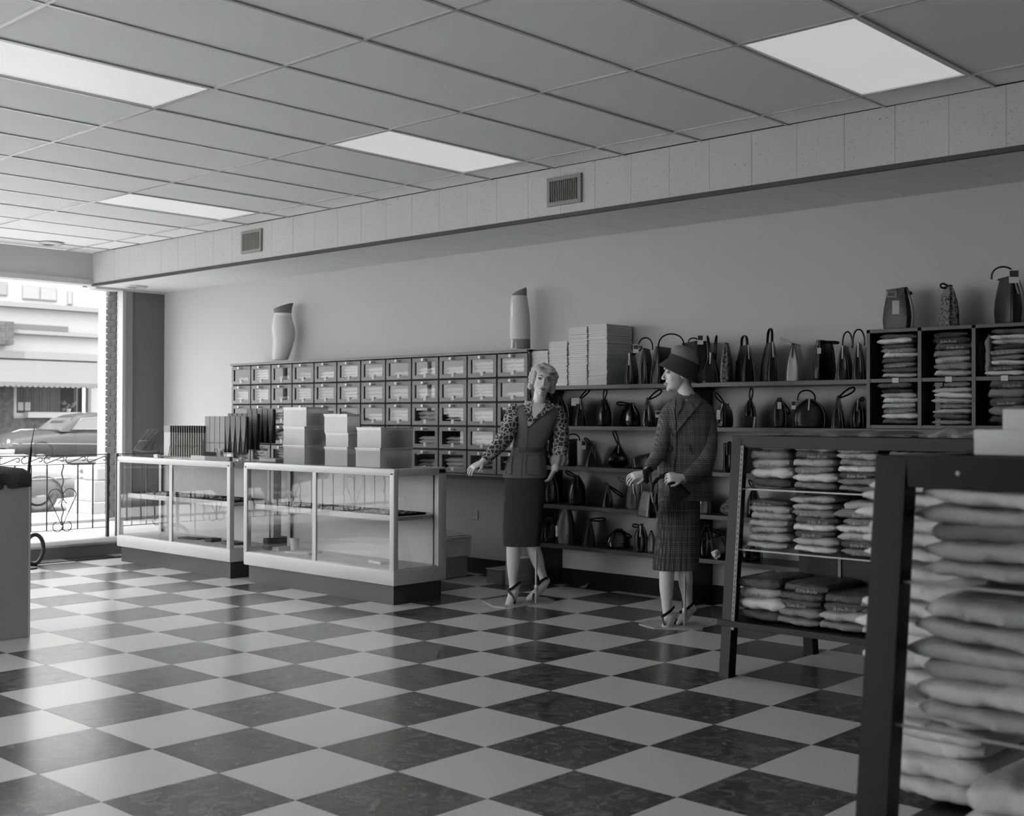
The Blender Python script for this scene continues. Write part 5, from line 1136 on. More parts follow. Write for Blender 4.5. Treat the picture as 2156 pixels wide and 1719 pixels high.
# lowest shelf
HB(1154, 1155, 1108, 34, 5, 'L', 'pouch', 'black', 'gathered black pouch bag, first on the lowest shelf', g1, z=Z1, pleats=.005, tab=False, handle=('strap', 4, 4, 10))
HB(1192, 1159, 1086, 34, 9, 'R', 'bucket', 'grey', 'light grey bucket bag with a belt and long tag, lowest shelf', g1, z=Z1, pleats=.002, tab=False, handle=('strap', 34, 0, 5), tags=[(-20, -34, 4, 22)])
HB(1239, 1164, 1109, 26, 8, 'L', 'aframe', 'dark', 'dark triangular bag with its strap lying to the right, lowest shelf', g1, z=Z1, handle=('strap', 36, 2, 9))
HB(1303, 1169, 1130, 50, 6, 'R', 'slouch', 'patent', 'slumped shiny black bag lying low on the lowest shelf', g1, z=Z1, tab=False, pleats=.004, pipe=False, handle=('strap', 26, -14, 8), Lg=.16)
HB(1350, 1176, 1122, 28, 5, 'R', 'dome', 'black', 'black handbag with silver tab and handles both ways, beside the plaid skirt hem, lowest shelf', g1, z=Z1, handle=('strap', -18, 2, 8), tab='m', y=1.24)
HB(1371, 1176, 1136, 18, 4, 'R', 'slouch', 'light', 'pale cloth purse peeking out left of the plaid skirt, lowest shelf', g1, z=Z1, tab=False, pipe=False, y=1.3)
HB(1488, 1186, 1122, 30, 6, 'R', 'slouch', 'patent', 'shiny black bag right of the plaid skirt with strap to the right, lowest shelf', g1, z=Z1, tab=False, handle=('strap', 36, -16, 9))
t = HB(1520, 1186, 1152, 40, 4, 'R', 'box', 'dark', 'dark flat purse tilted beside crumpled white paper, lowest shelf', g1, z=Z1, tab=False, Lg=.1); t.rotation_euler[1] = -.35; t.location.z += .026
HB(1584, 1192, 1158, 44, 4, 'R', 'dome', 'patent', 'round black purse seen under the sweater rack shelf', g1, z=Z1, tab=False, Lg=.14)
random.seed(2); pb = MB(); pb.ball((0, 0, .028), (.03, .03, .028), 10); pb.v = [tuple(Vector(v) + Vector([random.uniform(-.007, .007) for _ in range(3)])) for v in pb.v]; q = min(v[2] for v in pb.v); pb.v = [(a, b, c - q) for a, b, c in pb.v]
q = at(1508, 1178, y=1.17); tag(obj('crumpled_paper', pb, M_tag, None, loc=(q.x, 1.17, Z1)), 'crumpled white tissue paper on the lowest shelf by the rack post', 'paper')
pb = MB().prism([(0, 0), (.03, .012), (.055, .05), (.02, .028), (-.05, .006)], -.01, .012, 'y'); q = at(1238, 1238, z=0)
tag(obj('paper_scrap', pb, mat('scrap', lin(90), .8, .2), None, loc=(q.x, min(q.y, 1.40), .0002)), 'small folded scrap on the floor at the foot of the shelving', 'paper')
# three bags on the pigeonhole unit
t = HB(1888, 693, 606, 16, 54, 'L', 'bucket', 'dark', 'dark leather bucket bag with silver buckle and hanging white tag, on the pigeonhole unit, leftmost', 'handbags on the pigeonhole unit', z=CZ1, Lg=.26, tab=False, handle=('strap', 30, -8, 6), pleats=.002, tags=[(-2, -28, 14, 28), (22, -2, 8, 12)], y=1.30)
obj('buckle', MB().tube([(.0, -.0, 0), (.05, 0, 0), (.05, 0, .03), (0, 0, .03)], .006, 6, closed=True, M=Matrix.Rotation(CAMRZ - t.rotation_euler.z, 4, 'Z') @ Matrix.Translation((-.075, -.065, .20))), M_clasp, t)
HB(1997, 688, 600, 34, 20, 'L', 'slouch', 'tapestry', 'soft patterned cloth bag with chain on the pigeonhole unit, middle of three', 'handbags on the pigeonhole unit', z=CZ1, tab=False, pipe=False, handle=('strap', -16, 4, 12), pleats=.003, y=1.30, Lg=.2)
HB(2122, 679, 580, 30, 40, 'L', 'bucket', 'dark', 'dark leather bucket bag with a squared standing handle and printed tag, at the right edge', 'handbags on the pigeonhole unit', z=CZ1, Lg=.26, tab='m', handle=('open', 44, 26, -10), tags=[(12, 12, 20, 28, 1)], y=1.30)
# bag hanging from the arm of the hatted mannequin is built with her
# handbag hanging from the forearm of the hatted mannequin
Fb = Fig(figB.location); q = Fb.P(1354, 1084, -.18); wq = figB.matrix_basis @ q if False else Matrix.Translation(figB.location) @ Matrix.Rotation(CAMRZ, 4, 'Z') @ q
hg = HB(1355, 1084, 1032, 22, 26, 'L', 'aframe', 'black', 'dark handbag hanging by its tall handle from the forearm of the hatted mannequin', None, z=wq.z, loc=wq, tab='m', Lg=.20, handle=('open', 20, 50, 0))
# ================================================================ flat boxes on the top shelf
M_box = mat('carton_white', lin(196), .75, .25)
random.seed(21)
stacks = [(1119, 1153, 739, 'left end'), (1155, 1193, 719, 'second'), (1196, 1235, 689, 'third'), (1238, 1277, 683, 'tallest, right end')]
bx = {}
for si, (pa, pb_, ptop, nm) in enumerate(stacks):
    xa, xb = at(pa, 809, y=YSF + .01).x, at(pb_, 809, y=YSF + .01).x; yf = YSF + .012
    zt_ = at((pa + pb_) / 2, ptop, y=yf).z; n = round((zt_ - Z5) / .0137); h = (zt_ - Z5) / n
    me = MB().box(-(xb - xa) / 2, (xb - xa) / 2, 0, .30, 0, h - .003, .0008).box(-(xb - xa) / 2 + .007, (xb - xa) / 2 - .007, .007, .293, h - .003, h).mesh('flat_box', M_box)
    for k in range(n):
        o = link('flat_box', me, None, ((xa + xb) / 2 + random.uniform(-.003, .003), yf + random.uniform(-.002, .005), Z5 + k * h))
        q = n - k
        tag(o, 'flat white box, %s from the top of the %s box stack' % (ORD[q] if q > 1 else 'first', nm), 'box', 'flat white boxes on the top shelf')
t = thing('bookend_board', 'small dark board on top of the leftmost box stack', 'board', (at(1134, 739, y=YSF + .02).x, YSF + .02, at(1134, 739, y=YSF + .01).z + .002))
obj('board', MB().box(-.075, .05, 0, .25, 0, .008), M_black, t)

# ================================================================ wrapped sweaters
def wrapped(v, name):
    """knitwear under crinkled clear film"""
    m = mat(name, lin(v), .7, .3, coat=.9, coatr=.12, bump=(40, .5)); n = m.node_tree; b = n.nodes['Principled BSDF']
    tc = N(n, 'ShaderNodeTexCoord'); mp = N(n, 'ShaderNodeMapping'); mp.inputs['Scale'].default_value = (1, 1, 2.2)
    t = N(n, 'ShaderNodeTexNoise'); t.inputs['Scale'].default_value = 16; t.inputs['Detail'].default_value = 5; t.inputs['Distortion'].default_value = 1.6; t.inputs['Roughness'].default_value = .6
    q = N(n, 'ShaderNodeBump'); q.inputs['Strength'].default_value = 1.0; q.inputs['Distance'].default_value = .03
    n.links.new(tc.outputs['Object'], mp.inputs['Vector']); n.links.new(mp.outputs['Vector'], t.inputs['Vector']); n.links.new(t.outputs['Fac'], q.inputs['Height']); n.links.new(q.outputs['Normal'], b.inputs['Coat Normal'])
    return m
SW = {k: wrapped(v, 'wrapped_%s' % k) for k, v in (('white', 200), ('pale', 165), ('grey', 118), ('dark', 70), ('black', 34))}
SN = {'white': 'white', 'pale': 'pale', 'grey': 'mid grey', 'dark': 'dark grey', 'black': 'black'}
def pack_mesh(w_, d, h, seed, flap=1):
    """folded knitwear in a loose wrapper: blocky fold at the front, soft ends, one end sometimes drawn to a flap"""
    random.seed(seed); rs = []; nx, n = 16, 18; ox_ = random.uniform(0, 50); hs = random.uniform(-.3, .3)
    for i in range(nx + 1):
        u = -1 + 2 * i / nx; e = max(.16, 1 - abs(u) ** 7) ** .5
        tail = max(0, -u - .72) / .28 if flap else 0
        dd = d * (1 - .10 * max(0, abs(u) - .7) / .3 - .30 * tail); hh = h * e * (1 - .55 * tail); ring = []
        for k in range(n):
            a = 2 * PI * (k + .5) / n; c, s_ = math.cos(a), math.sin(a)
            yy = dd * math.copysign(abs(c) ** .35, c); zz = hh / 2 * math.copysign(abs(s_) ** .6, s_)
            nn = noise.noise(Vector((u * 2.6 + ox_, yy / d * 2.2, zz / h * .8))); n2 = noise.noise(Vector((u * 8 + ox_, yy / d * 5, zz / h * 2 + 7)))
            ring.append((u * w_ + .006 * nn + .003 * n2, yy + (.010 * nn + .005 * n2) * abs(c), h / 2 + zz + h * (.13 * nn + .07 * n2) + h * hs * u * .25 - h * .16 * tail))
        rs.append(ring)
    mb = MB().rings(rs); q = min(v[2] for v in mb.v); mb.v = [(a, b, c - q) for a, b, c in mb.v]
    return mb
# the maker's script printed on the wrappers
cu_ = bpy.data.curves.new('printed_script', 'FONT'); cu_.body = 'Bobbie Brooks'; cu_.size = .027; cu_.shear = .45; cu_.space_character = .78; cu_.align_x = 'CENTER'; cu_.align_y = 'CENTER'; cu_.extrude = .0004; cu_.resolution_u = 2; cu_.offset = -.0006
tmp = bpy.data.objects.new('tmp_text', cu_); col.objects.link(tmp); dg = bpy.context.evaluated_depsgraph_get(); txt = bpy.data.meshes.new_from_object(tmp.evaluated_get(dg)); bpy.data.objects.remove(tmp)
txt.transform(Matrix.Rotation(PI / 2, 4, 'X')); txt.name = 'printed_script'
M_inkd = mat('ink_dark', lin(45), .6, .3); M_inkl = mat('ink_light', lin(190), .6, .3); txt.materials.clear(); txt.materials.append(M_inkd)
PK = {}
def sweater_stack(cx, yfront, z0, w_, d, shades, top, lab, group, seed, lean=0, rz=0.0, zfit=None, text=.5):
    """stack of wrapped sweaters, bottom first; yfront: y of the front fold; top: total height"""
    random.seed(seed); n = len(shades); h = top / n; z = z0; key = (round(w_, 2), round(d, 2), round(h, 3)); out = []
    if key not in PK: PK[key] = [pack_mesh(w_, d, h * 1.22, 100 + s, s % 3 == 1) for s in range(5)]; PK[key] = [m_.mesh('wrapped_sweater', SW['pale'], 60) for m_ in PK[key]]
    for k, sname in enumerate(shades):
        o = link('wrapped_sweater', PK[key][random.randrange(5)], None, (cx + lean * k + random.uniform(-.016, .016), yfront + d + random.uniform(-.012, .022), z))
        o.scale.z = random.uniform(.88, 1.12); o.rotation_euler = (0, random.uniform(-.05, .05) if k else 0, rz + random.uniform(-.09, .09)); fixm(o, SW[sname])
        q = n - k
        tag(o, '%s wrapped sweater, %s %s' % (SN[sname], ('top one' if q == 1 else '%s from top' % ORD[q]), lab), 'sweater', group)
        if random.random() < text:
            p_ = link('printed_script', txt, o, (random.uniform(-.1, .3) * w_, -d - .012, h * .5)); p_.material_slots[0].link = 'OBJECT'; p_.material_slots[0].material = M_inkd if sname in ('white', 'pale') else M_inkl
            p_.scale = (min(1, w_ * 7),) * 3
        z += h
    return out
W_, P_, G_, D_k, B_k = 'white', 'pale', 'grey', 'dark', 'black'
# pigeonholes: 2 rows x 4 columns
bays = [(0, 1, [P_, D_k, G_, D_k, W_, G_, D_k, W_, D_k], 'in the upper left pigeonhole', .262), (1, 1, [P_, G_, P_, G_, D_k, B_k, B_k], 'in the upper middle pigeonhole', .262), (2, 1, [W_, D_k, W_, G_, G_, B_k, P_, W_, D_k], 'in the upper right pigeonhole', .262),
        (0, 0, [D_k, W_, G_, P_, W_, P_, B_k, D_k], 'in the lower left pigeonhole', .245), (1, 0, [G_, D_k, P_, G_, P_, W_, P_, G_], 'in the lower middle pigeonhole', .245), (2, 0, [B_k, G_, D_k, G_, D_k], 'in the lower right pigeonhole', .245)]
for bi, (c, r, sh, lab, tp) in enumerate(bays):
    sweater_stack(CX[c] + .178, YC + .01, CZ0 + (.298 if r else .021), .115, .15, sh, tp, lab, 'wrapped sweaters in the pigeonholes', 40 + bi, text=.35)
for c, r, nm in ((1, 1, 'upper middle'), (2, 1, 'upper right')):
    o = obj('wrapped_sweater', pack_mesh(.12, .14, .045, 77, 0), SW[G_], None, 60, loc=(CX[c] + (.287 if c == 1 else .045), YC + .16, CZ0 + .30 + .12)); o.rotation_euler = (0, PI / 2, 0)
    tag(o, 'mid grey wrapped sweater standing on its end in the %s pigeonhole' % nm, 'sweater', 'wrapped sweaters in the pigeonholes')
# cloths lying on top of the middle rack
def cloth(cx, cy, z, w_, d, h, seed, m, label):
    mb = MB(); n = 22; rs = []; random.seed(seed)
    for i in range(n + 1):
        x = -w_ + 2 * w_ * i / n; b = d * (1 - .08 * math.sin(i * 1.1)); e = .35 + .65 * (1 - abs(x / w_) ** 4); hh = h * e * (1 + .35 * math.sin(i * .9 + seed))
        rs.append([(x, -b, .002), (x, -b * 1.02, hh * .5), (x, -b * .92, hh), (x, b * .9, hh), (x, b, hh * .5), (x, b, .002)])
    tag(obj('folded_cloth', mb.rings(rs), m, None, 60, loc=(cx, cy, z)), label, 'cloth')
cloth(2.84, -.16, 1.206, .33, .24, .022, 1, M_gar[4], 'grey cloth spread on top of the middle sweater rack')
cloth(3.42, -.16, 1.206, .22, .24, .035, 2, M_gar[3], 'lighter folded cloth further right on top of the middle sweater rack')
t = thing('black_ruler', 'thin black bar lying on top of the middle sweater rack, left part', 'bar', (2.48, -.10, 1.206)); obj('bar', MB().box(-.14, .14, -.02, .02, 0, .012), M_black, t)
# middle rack: three tiers
grp = 'wrapped sweaters on the middle rack'
yr = lambda z: RY0 + .12 * z / 1.206 + .01
z = .943
for k, (cx, sh, tp, nm) in enumerate(((2.425, [D_k, W_, P_, G_, G_], .225, 'left'), (2.665, [G_, W_, G_, P_, D_k, P_], .218, 'middle'), (2.905, [G_, G_, D_k, W_, G_, P_, G_], .21, 'right'), (3.15, [G_, P_, G_, P_, G_], .19, 'hidden right'))):
    sweater_stack(cx, yr(z) + .005, z, .118, .17, sh, tp, '%s stack, upper glass shelf, middle rack' % nm, grp, 60 + k, text=.75)
z = .641
for k, (cx, sh, tp, nm, ln) in enumerate(((2.42, [P_, P_, P_, P_, P_, P_, D_k], .245, 'left', .004), (2.685, [W_, P_, D_k, W_, D_k, G_, P_, P_], .27, 'middle', 0), (2.93, [G_, D_k, P_, W_, G_, G_, P_], .25, 'right', .0), (3.17, [W_, P_, W_, P_, W_, P_], .25, 'hidden right', 0))):
    sweater_stack(cx, yr(z) + .005, z, .12, .17, sh, tp, '%s stack, lower glass shelf, middle rack' % nm, grp, 70 + k, ln, text=.75)
z = .286
for k, (cx, sh, tp, nm, ln, rz) in enumerate(((2.41, [D_k, W_, P_, D_k], .20, 'left', -.004, 0), (2.62, [G_, G_, D_k, D_k, D_k], .195, 'second', .01, -.1), (2.83, [G_, P_, D_k, D_k], .17, 'third', .012, .1), (3.06, [P_, G_, D_k, G_], .16, 'right', 0, 0))):
    sweater_stack(cx, yr(z) + .01, z, .13, .19, sh, tp, '%s pile, bottom board, middle rack' % nm, grp, 80 + k, ln, rz, text=.6)
# big near rack at the right edge
grp = 'wrapped sweaters on the near rack'
SWn = {}
fyr = lambda z: FY0 + .15 * z / 1.206 + .02
for zi, (z, tp, shs, nm) in enumerate(((.916, .21, [P_, P_, G_, P_, W_], 'upper glass shelf'), (.591, .275, [P_, W_, P_, P_, P_, P_], 'lower glass shelf'))):
    for k, cx in enumerate((4.535, 4.895)):
        sweater_stack(cx, fyr(z), z, .178, .19, shs, tp, '%s stack, %s, near rack' % (('left', 'right')[k], nm), grp, 90 + zi * 3 + k, text=0)
    for k, cx in enumerate((at(1812, 1100, y=-2.66).x + .17, 4.83)):
        sweater_stack(cx, -2.69, z, .17, .17, [W_] * (7 if zi else 6), tp + .03 * zi, '%s rear stack, %s, near rack' % (('left', 'right')[k], nm), grp, 100 + zi * 3 + k, text=0)
for k, (cx, nn, tp) in enumerate(((4.62, 3, .17), (4.88, 4, .2))):
    sweater_stack(cx, fyr(.286) + .02, .286, .15, .2, [W_] * nn, tp, '%s pile, bottom board, near rack' % ('left', 'right')[k], grp, 110 + k, text=0)
for k, (cx, cy) in enumerate(((at(1812, 1300, y=-2.66).x + .16, -2.62), (4.8, -2.62))):
    sweater_stack(cx, cy, .286, .16, .17, [W_] * 5, .25, '%s rear pile, bottom board, near rack' % ('left', 'right')[k], grp, 115 + k, text=0)
# white cartons standing on it
for k, (pxl, pt, pb_, zz) in enumerate(((2050, 905, 962, 0), (2110, 862, 905, 1))):
    yb = FY0 + .30; q = at(pxl, pt, y=yb); z0 = 1.206 if k == 0 else zt1; zt1 = q.z
    tag(obj('white_carton', MB().box(0, .34, 0, .25, 0, q.z - z0, .003), M_white, None, 30, loc=(q.x, yb + .001 * k, z0)), ('lower wide' if k == 0 else 'upper smaller') + ' white carton on top of the near rack at the right edge', 'box', 'white cartons on the near rack')

# ================================================================ things on the showcases
cb_gl = glass('clear_plastic', .97, 1.0, .08, .38, .6); M_lid = glass('plastic_lid', .95, 1.2, .1, .25)
M_clrim = mat('plastic_rim', lin(190), .3, .5)
M_hose = [mat('hose%d' % k, lin(v), .8, .2, bump=(30, .4)) for k, v in enumerate((185, 150, 110))]
def clear_box(x0, x1, y0, y1, z0, h, label, v=0, fill=.7, seed=0, lid=True, grp='clear plastic garment boxes'):
    t = thing('clear_box', label, 'box', ((x0 + x1) / 2, (y0 + y1) / 2, z0), 0, grp); a, b = (x1 - x0) / 2, (y1 - y0) / 2; th = .002
    obj('box_walls', MB().box(-a, a, -b, -b + th, 0, h).box(-a, a, b - th, b, 0, h).box(-a, -a + th, -b + th, b - th, 0, h).box(a - th, a, -b + th, b - th, 0, h).box(-a + th, a - th, -b + th, b - th, 0, th), cb_gl, t)
    if lid: obj('lid', MB().box(-a - .003, a + .003, -b - .003, b + .003, h - .001, h + .003).box(-a - .003, a + .003, -b - .004, -b - .001, h - .016, h).box(a + .001, a + .004, -b - .003, b + .003, h - .016, h), M_lid, t)
    obj('rim', MB().box(-a - .005, a + .005, -b - .006, -b - .003, h - .003, h + .004).box(a + .003, a + .006, -b - .005, b + .005, h - .003, h + .004), M_clrim, t)
    if fill:
        g = obj('folded_garments', garment(a - .02, b - .03, h * fill, max(2, int(h * fill / .022)), seed), M_hose[v], None, 60, loc=((x0 + x1) / 2, (y0 + y1) / 2, z0 + .003))
        tag(g, 'folded garments inside the ' + label, 'clothes', 'garments in the clear boxes')
ZT_ = .94
def cbx(pl, pm_, pr, ybot, ytop, yf, z0, label, v=0, fill=.7, seed=0):
    x0, x1 = at(pl, ybot, y=yf).x, at(pm_, ybot, y=yf).x
    q = at(pr, ybot, x=x1); d = max(.12, min(q.y - yf, .30)); s = ppm(Vector((x0, yf, z0))); h = (ybot - ytop) / s
    clear_box(x0, x1, yf, yf + d, z0, h - .002, label, v, fill, seed); return z0 + h + .003
y_ = -.135
z = cbx(597, 641, 690, 972, 933, y_, ZT_, 'bottom clear box of the left stack', 0, .8, 1)
z = cbx(597, 641, 690, 931, 893, y_, z, 'middle clear box of the left stack', 1, .8, 2)
z = cbx(597, 645, 690, 890, 851, y_, z, 'top clear box of the left stack', 1, .7, 3)
z = cbx(684, 731, 752, 976, 937, y_, ZT_, 'bottom clear box of the middle stack', 2, .6, 4)
z = cbx(686, 733, 752, 933, 904, y_ + .002, z, 'second clear box of the middle stack', 1, .8, 5)
z = cbx(683, 731, 752, 901, 863, y_, z, 'top clear box of the middle stack', 0, .3, 6)
z = cbx(749, 800, 882, 980, 940, y_, ZT_, 'bottom clear box of the right stack', 0, .5, 7)
z = cbx(752, 802, 884, 936, 894, y_ + .002, z, 'upper clear box of the right stack', 1, .85, 8)
random.seed(8); ch = MB(); pts = [(.10 * math.cos(i * .5) * (1 - i / 60) , .04 * math.sin(i * .8), .003 + .004 * (i % 3)) for i in range(44)]; ch.tube(pts, .003, 5)
q = at(800, 890, y=-.06); tag(obj('dark_lace', ch, M_dark, None, 60, loc=(q.x, -.02, z + .003)), 'tangle of dark lace on the right stack of clear boxes', 'lace')
t = thing('cutout_card', 'pale cloth packet lying on the near showcase, left of the clear boxes', 'packet', (at(575, 966, y=0).x, .0, ZT_)); obj('packet', MB().box(-.12, .1, -.05, .05, 0, .03, .008), M_hose[1], t, 40)
# clear boxes on the floor between counter and wall
clear_box(-1.95, -1.42, .95, 1.30, 0, .17, 'big empty clear box on the floor behind the near showcase', 0, 0, 0, grp='clear boxes on the floor')
clear_box(-1.98, -1.36, .93, 1.28, .175, .15, 'second clear box with a loose lid on the floor behind the showcase', 0, 0, 0, grp='clear boxes on the floor')
lid_ = thing('loose_lid', 'clear lid lying aslant on the floor boxes behind the near showcase', 'lid', (-1.66, 1.1, .332)); obj('lid_sheet', MB().box(-.30, .30, -.18, .18, .0, .004, M=Matrix.Rotation(.14, 4, 'Y') @ Matrix.Translation((0, 0, .045))), M_lid, lid_)
obj('lid_rim', MB().tube([(-.30, -.18, .0), (.30, -.18, .0), (.30, .18, .0), (-.30, .18, .0)], .004, 5, closed=True, M=Matrix.Rotation(.14, 4, 'Y') @ Matrix.Translation((0, 0, .05))), M_clrim, lid_)
q = at(1065, 1228, z=0)
clear_box(-1.02, -.86, 1.12, 1.36, 0, .11, 'small lidded box on the floor behind the blonde mannequin ankle', 0, .7, 3, grp='clear boxes on the floor')
t = thing('paper_stack', 'low stack of pale flat cartons on the floor between the mannequin legs', 'stack', (-.76, 1.22, 0)); 
for k in range(7): obj('carton', MB().box(-.06, .06, -.1, .1, k * .03, k * .03 + .028, .002), M_card, t)
# wire rack with packets lying slanted, far left
M_wire = mat('wire', lin(45), .4, .5, .5)
def P3(px, py, y): return at(px, py, y=y)
yq = .0
t = thing('packet_rack', 'small wire rack of slanted glossy packets at the far left of the showcases', 'rack', (at(300, 950, y=yq).x, yq, ZT_))
o_ = Vector(t.location); s = ppm(o_)
def W2(px, py, dy=0): return at(px, py, y=yq + dy) - o_
obj('wire_frame', MB().tube([W2(278, 948), W2(290, 930), W2(310, 928)], .0025, 5).tube([W2(278, 948), W2(303, 951), W2(330, 951)], .0025, 5).tube([W2(278, 948, .2), W2(303, 951, .2), W2(330, 951, .2)], .0025, 5).tube([W2(304, 948), W2(314, 929), W2(325, 930), W2(318, 949)], .0025, 5).tube([W2(330, 951), (W2(330, 951).x, 0, .001)], .003, 5).tube([W2(285, 951), (W2(285, 951).x, 0, .001)], .003, 5), M_wire, t)
for k in range(6):
    a, b = W2(281 + k * 2.6, 946 + k * .6, .02), W2(310 + k * 5.2, 905 + k * .3, .02); n_ = Vector((.008, 0, .005))
    vs = [a, b, b + n_, a + n_]; vs = [tuple(v) for v in vs] + [(v[0], v[1] + .17, v[2]) for v in vs]
    pk = obj('glossy_packet', MB().add(vs, [(0, 1, 2, 3), (7, 6, 5, 4), (0, 4, 5, 1), (1, 5, 6, 2), (2, 6, 7, 3), (3, 7, 4, 0)]), M_hose[k % 2], None); pk.location = o_
    tag(pk, 'glossy packet slanted in the small wire rack, %s from the left' % ORD[k + 1], 'packet', 'packets in the small wire rack')
# row of thin record-like folders standing in a wire holder
t = thing('folder_rack', 'wire holder of upright thin folders with dark tops on the far showcase', 'rack', (at(380, 955, y=-.1).x, -.1, ZT_)); o_ = Vector(t.location)
xl, xr = at(340, 955, y=-.1).x, at(428, 955, y=-.1).x
obj('wire_frame', MB().tube([(xl - o_.x - .01, -.02, .075), (xl - o_.x, -.02, .012), (xl - o_.x + .15, -.02, .012), (xl - o_.x + .17, -.02, .11), (xr - o_.x, -.02, .11), (xr - o_.x, -.02, .012), (xl - o_.x, -.02, .012)], .003, 5).tube([(xl - o_.x, .2, .012), (xr - o_.x, .2, .012)], .003, 5).tube([(xl - o_.x + .05, -.02, .012), (xl - o_.x + .05, -.02, 0)], .003, 5).tube([(xr - o_.x - .05, -.02, .012), (xr - o_.x - .05, -.02, 0)], .003, 5), M_wire, t, 60)
fd = MB().box(-.006, .006, 0, .19, .0, .205, .001).mesh('thin_folder', M_midgrey); ft = MB().box(-.0065, .0065, -.001, .191, .205, .262).mesh('folder_top', M_dark)
for k in range(15):
    o = link('thin_folder', fd, None, (xl + .14 + (xr - xl - .145) * k / 14, -.10, ZT_ + .016)); link('folder_top', ft, o); tag(o, 'thin grey folder with dark top, %s from the left in the wire holder' % ORD[k + 1], 'folder', 'thin folders on the far showcase')
o = obj('picture_folder', MB().box(-.062, .062, -.004, .004, 0, .205, .001), M_hose[0], None, loc=(xl + .058, -.07, ZT_ + .016)); obj('folder_top', MB().box(-.062, .062, -.005, .005, .205, .262), M_midgrey, o); obj('faded_figure', MB().lathe([(.001, 0), (.018, .03), (.024, .07), (.016, .11), (.02, .13), (.014, .15), (.002, .16)], 16, M=Matrix.Translation((0, -.004, .02)) @ Matrix.Scale(.06, 4, (0, 1, 0))), M_card, o, 60)
tag(o, 'broad folder with a faded picture facing out, left end of the folder holder', 'folder')
# tiered wire stand of dark tapering glove packs
M_pack = mat('pack_grey', lin(104), .6, .3, bump=(80, .2)); M_packl = mat('pack_light', lin(135), .6, .3, bump=(90, .3)); M_packd = mat('pack_edge', lin(34), .6, .3)
t = thing('tier_stand', 'stepped wire stand of long dark packs between the two showcases', 'rack', (at(500, 955, y=0).x, .0, ZT_)); o_ = Vector(t.location)
fr = MB()
tiers = [(432, 516, 877, 952, -.08, .03), (480, 540, 871, 946, .05, .06), (520, 573, 862, 933, .18, .11)]
for (pa, pb_, pt, pbm, yy, zz) in tiers:
    a, b = at(pa, 950, y=yy) - o_, at(pb_, 950, y=yy) - o_
    zf = at(pa, pbm, y=yy).z - ZT_
    fr.tube([(a.x, yy - .02, zf - .004), (b.x, yy - .02, zf - .004)], .0028, 5).tube([(a.x, yy - .02, zf + .08), (b.x, yy - .02, zf + .08)], .002, 5).tube([(b.x, yy - .02, zf + .1), (b.x, yy - .02, 0)], .0028, 5).tube([(a.x, yy - .02, zf + .1), (a.x, yy - .02, 0)], .0028, 5)
fr.tube([(at(545, 950, y=.18).x - o_.x - .02, .18, .30), (at(545, 950, y=.18).x - o_.x - .02, .18, .37), (at(545, 950, y=.18).x - o_.x + .05, .18, .37), (at(545, 950, y=.18).x - o_.x + .05, .18, .30)], .002, 5)
obj('wire_frame', fr, M_wire, t, 60)
obj('picture_card', MB().box(-.055, .055, -.003, 0, 0, .085, M=Matrix.Translation((at(463, 952, y=-.13).x - o_.x, -.125, .012))), M_packl, t)
obj('card_picture', MB().ball((0, 0, 0), (.022, .002, .022), 10, M=Matrix.Translation((at(463, 952, y=-.13).x - o_.x + .02, -.129, .06))), M_packd, t)
for q in (-.05, .05): obj('wire_oval', MB().tube([(q + .018 * math.cos(a), -.135, .06 + .035 * math.sin(a)) for a in [2 * PI * i / 14 for i in range(14)]], .002, 5, closed=True, M=Matrix.Translation((at(463, 952, y=-.13).x - o_.x, 0, 0))), M_wire, t)
cnt = 0
for ti, (pa, pb_, pt, pbm, yy, zz) in enumerate(tiers):
    n = (8, 6, 5)[ti]; xa, xb = at(pa + 4, 900, y=yy).x, at(pb_ - 4, 900, y=yy).x; z0 = at(pa, pbm, y=yy).z; h = (pbm - pt) / ppm((xa, yy, z0))
    for k in range(n):
        flat = ti == 0 and k < 4; w_ = (xb - xa) / (n - 1) * .5
        if flat: mb = MB().box(-w_ * .92, w_ * .92, 0, .02, 0, h, .002)
        else: mb = MB().prism([(-.004, 0), (.004, 0), (w_ * .86, h * .74), (w_ * .86, h), (-w_ * .86, h), (-w_ * .86, h * .74)], 0, .010, 'y')
        o = obj('tall_pack', mb, M_packl if flat else M_pack, None, loc=(xa + (xb - xa) * k / (n - 1), yy, z0 + .001))
        if not flat: obj('pack_back', MB().box(-w_ * .9, w_ * .9, .0105, .03, 0, h * .985, .001), M_packd, o)
        cnt += 1; tag(o, '%s pack, %s from the left on the %s step of the wire stand' % ('flat textured' if flat else 'long tapering dark', ORD[k + 1], ('front', 'middle', 'rear')[ti]), 'packet', 'long packs in the stepped wire stand')
# boxes under the racks on the far showcase
for k, (pa, pb_, pt, v, lab) in enumerate(((408, 438, 949, 175, 'pale low box'), (438, 490, 954, 110, 'grey low box'), (330, 350, 957, 200, 'small white box'))):
    xa, xb = at(pa, 960, y=-.15).x, at(pb_, 960, y=-.15).x; zt_ = min(at(pa, pt, y=-.15).z, .975)
    if k == 2: xb = xa + .06
    tag(obj('low_box', MB().box(0, xb - xa, 0, .03, 0, max(.02, zt_ - ZT_), .002), mat('lowbox%d' % k, lin(v), .7, .3), None, loc=(xa, -.18, ZT_)), lab + ' at the front edge of the far showcase', 'box')

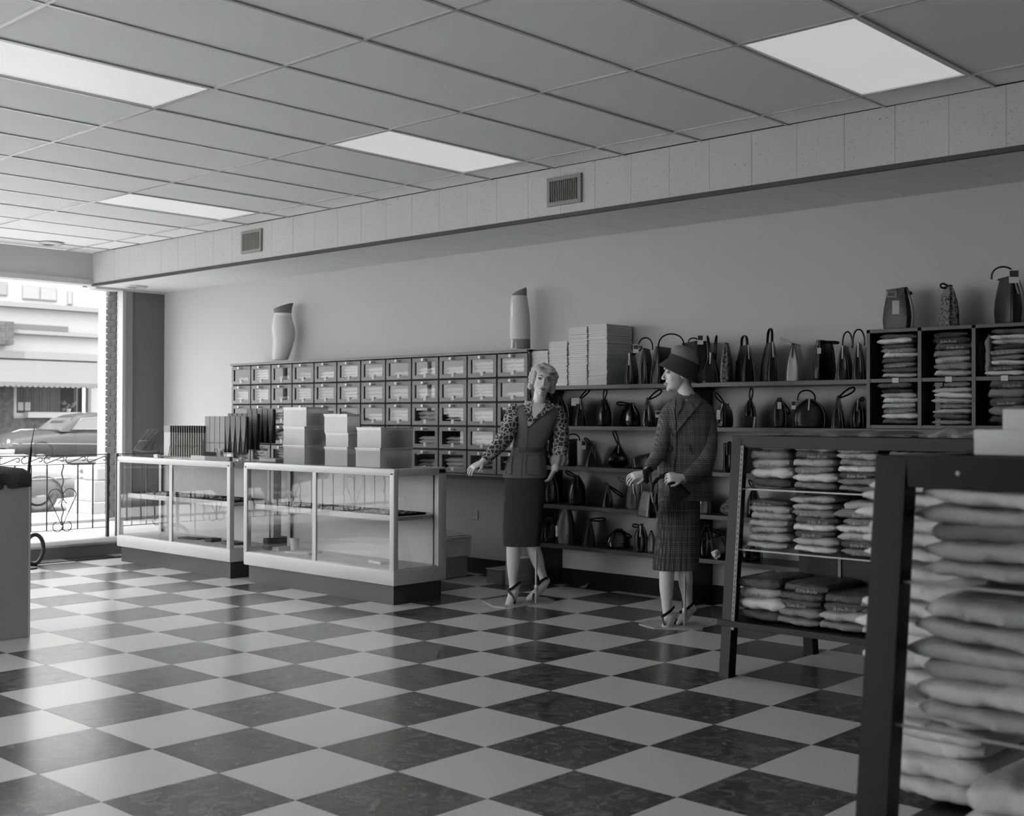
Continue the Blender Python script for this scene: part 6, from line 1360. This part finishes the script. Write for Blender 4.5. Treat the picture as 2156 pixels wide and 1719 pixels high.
# ================================================================ left foreground counter top and what stands behind it
M_fuzz = mat('shaggy_wool', lin(74), .95, .1, bump=(70, 1.0))
random.seed(31); mb = MB(); rs = []
for i in range(41):
    yy = -1.5 + 1.53 * i / 40; w_ = .40 + .01 * math.sin(i * 1.7); dr = .05 + .05 * (1 - i / 40) + .006 * math.sin(i * 2.9); h = .045 + .008 * math.sin(i * 1.3) + .006 * math.sin(i * 3.7)
    rs.append([(-w_, yy, .002), (-w_, yy, h), (-.1, yy, h * 1.2), (w_ * .8, yy, h * 1.15 + .004 * math.sin(i * 5)), (w_ + .022, yy, h * .6), (w_ + .034 + .003 * math.sin(i * 4.1), yy, -dr * .3), (w_ + .028 + .005 * math.sin(i * 2.2), yy, -dr), (w_ + .024, yy, -dr), (w_ + .024, yy, .002)])
tag(obj('shaggy_throw', mb.rings(rs), M_fuzz, None, 60, loc=(-1.72, -2.46, .93)), 'dark shaggy throw heaped over the top of the grey counter', 'blanket')
q = at(66, 1190, z=0); X = -4.55
c = at(72, 1158, x=X); r_ = 31 / ppm(c)
t = thing('rubber_ring', 'thick dark rubber ring standing on the floor behind the grey counter', 'ring', (c.x, c.y, 0), math.radians(90) + .5)
obj('ring', MB().tube([(r_ * math.cos(a), 0, r_ + .016 + r_ * math.sin(a)) for a in [2 * PI * i / 36 for i in range(36)]], .018, 10, closed=True), M_dark, t, 60)
a, b, c_ = at(74, 893, x=-4.4), at(66, 935, x=-4.4), at(61, 985, x=-4.4); g = at(58, 1186, x=-4.4); g.z = 0.02
t = thing('thin_pole', 'thin dark pole with a thicker grip leaning up behind the grey counter', 'pole', (g.x, g.y, 0)); o_ = Vector(t.location)
obj('pole', MB().tube([g - o_, c_ - o_, b - o_, a - o_], [.005, .006, .005, .003], 8), M_dark, t, 60)
obj('grip', MB().tube([c_ - o_ + (b - c_) * -.3, c_ - o_ + (b - c_) * .35, b - o_ + (c_ - b) * .35, b - o_ + (c_ - b) * .1], [.012, .014, .013, .006], 8), M_black, t, 60)
obj('foot', MB().lathe([(.08, 0), (.08, .012), (.02, .022), (.008, .03)], 20), M_dark, t, 40)
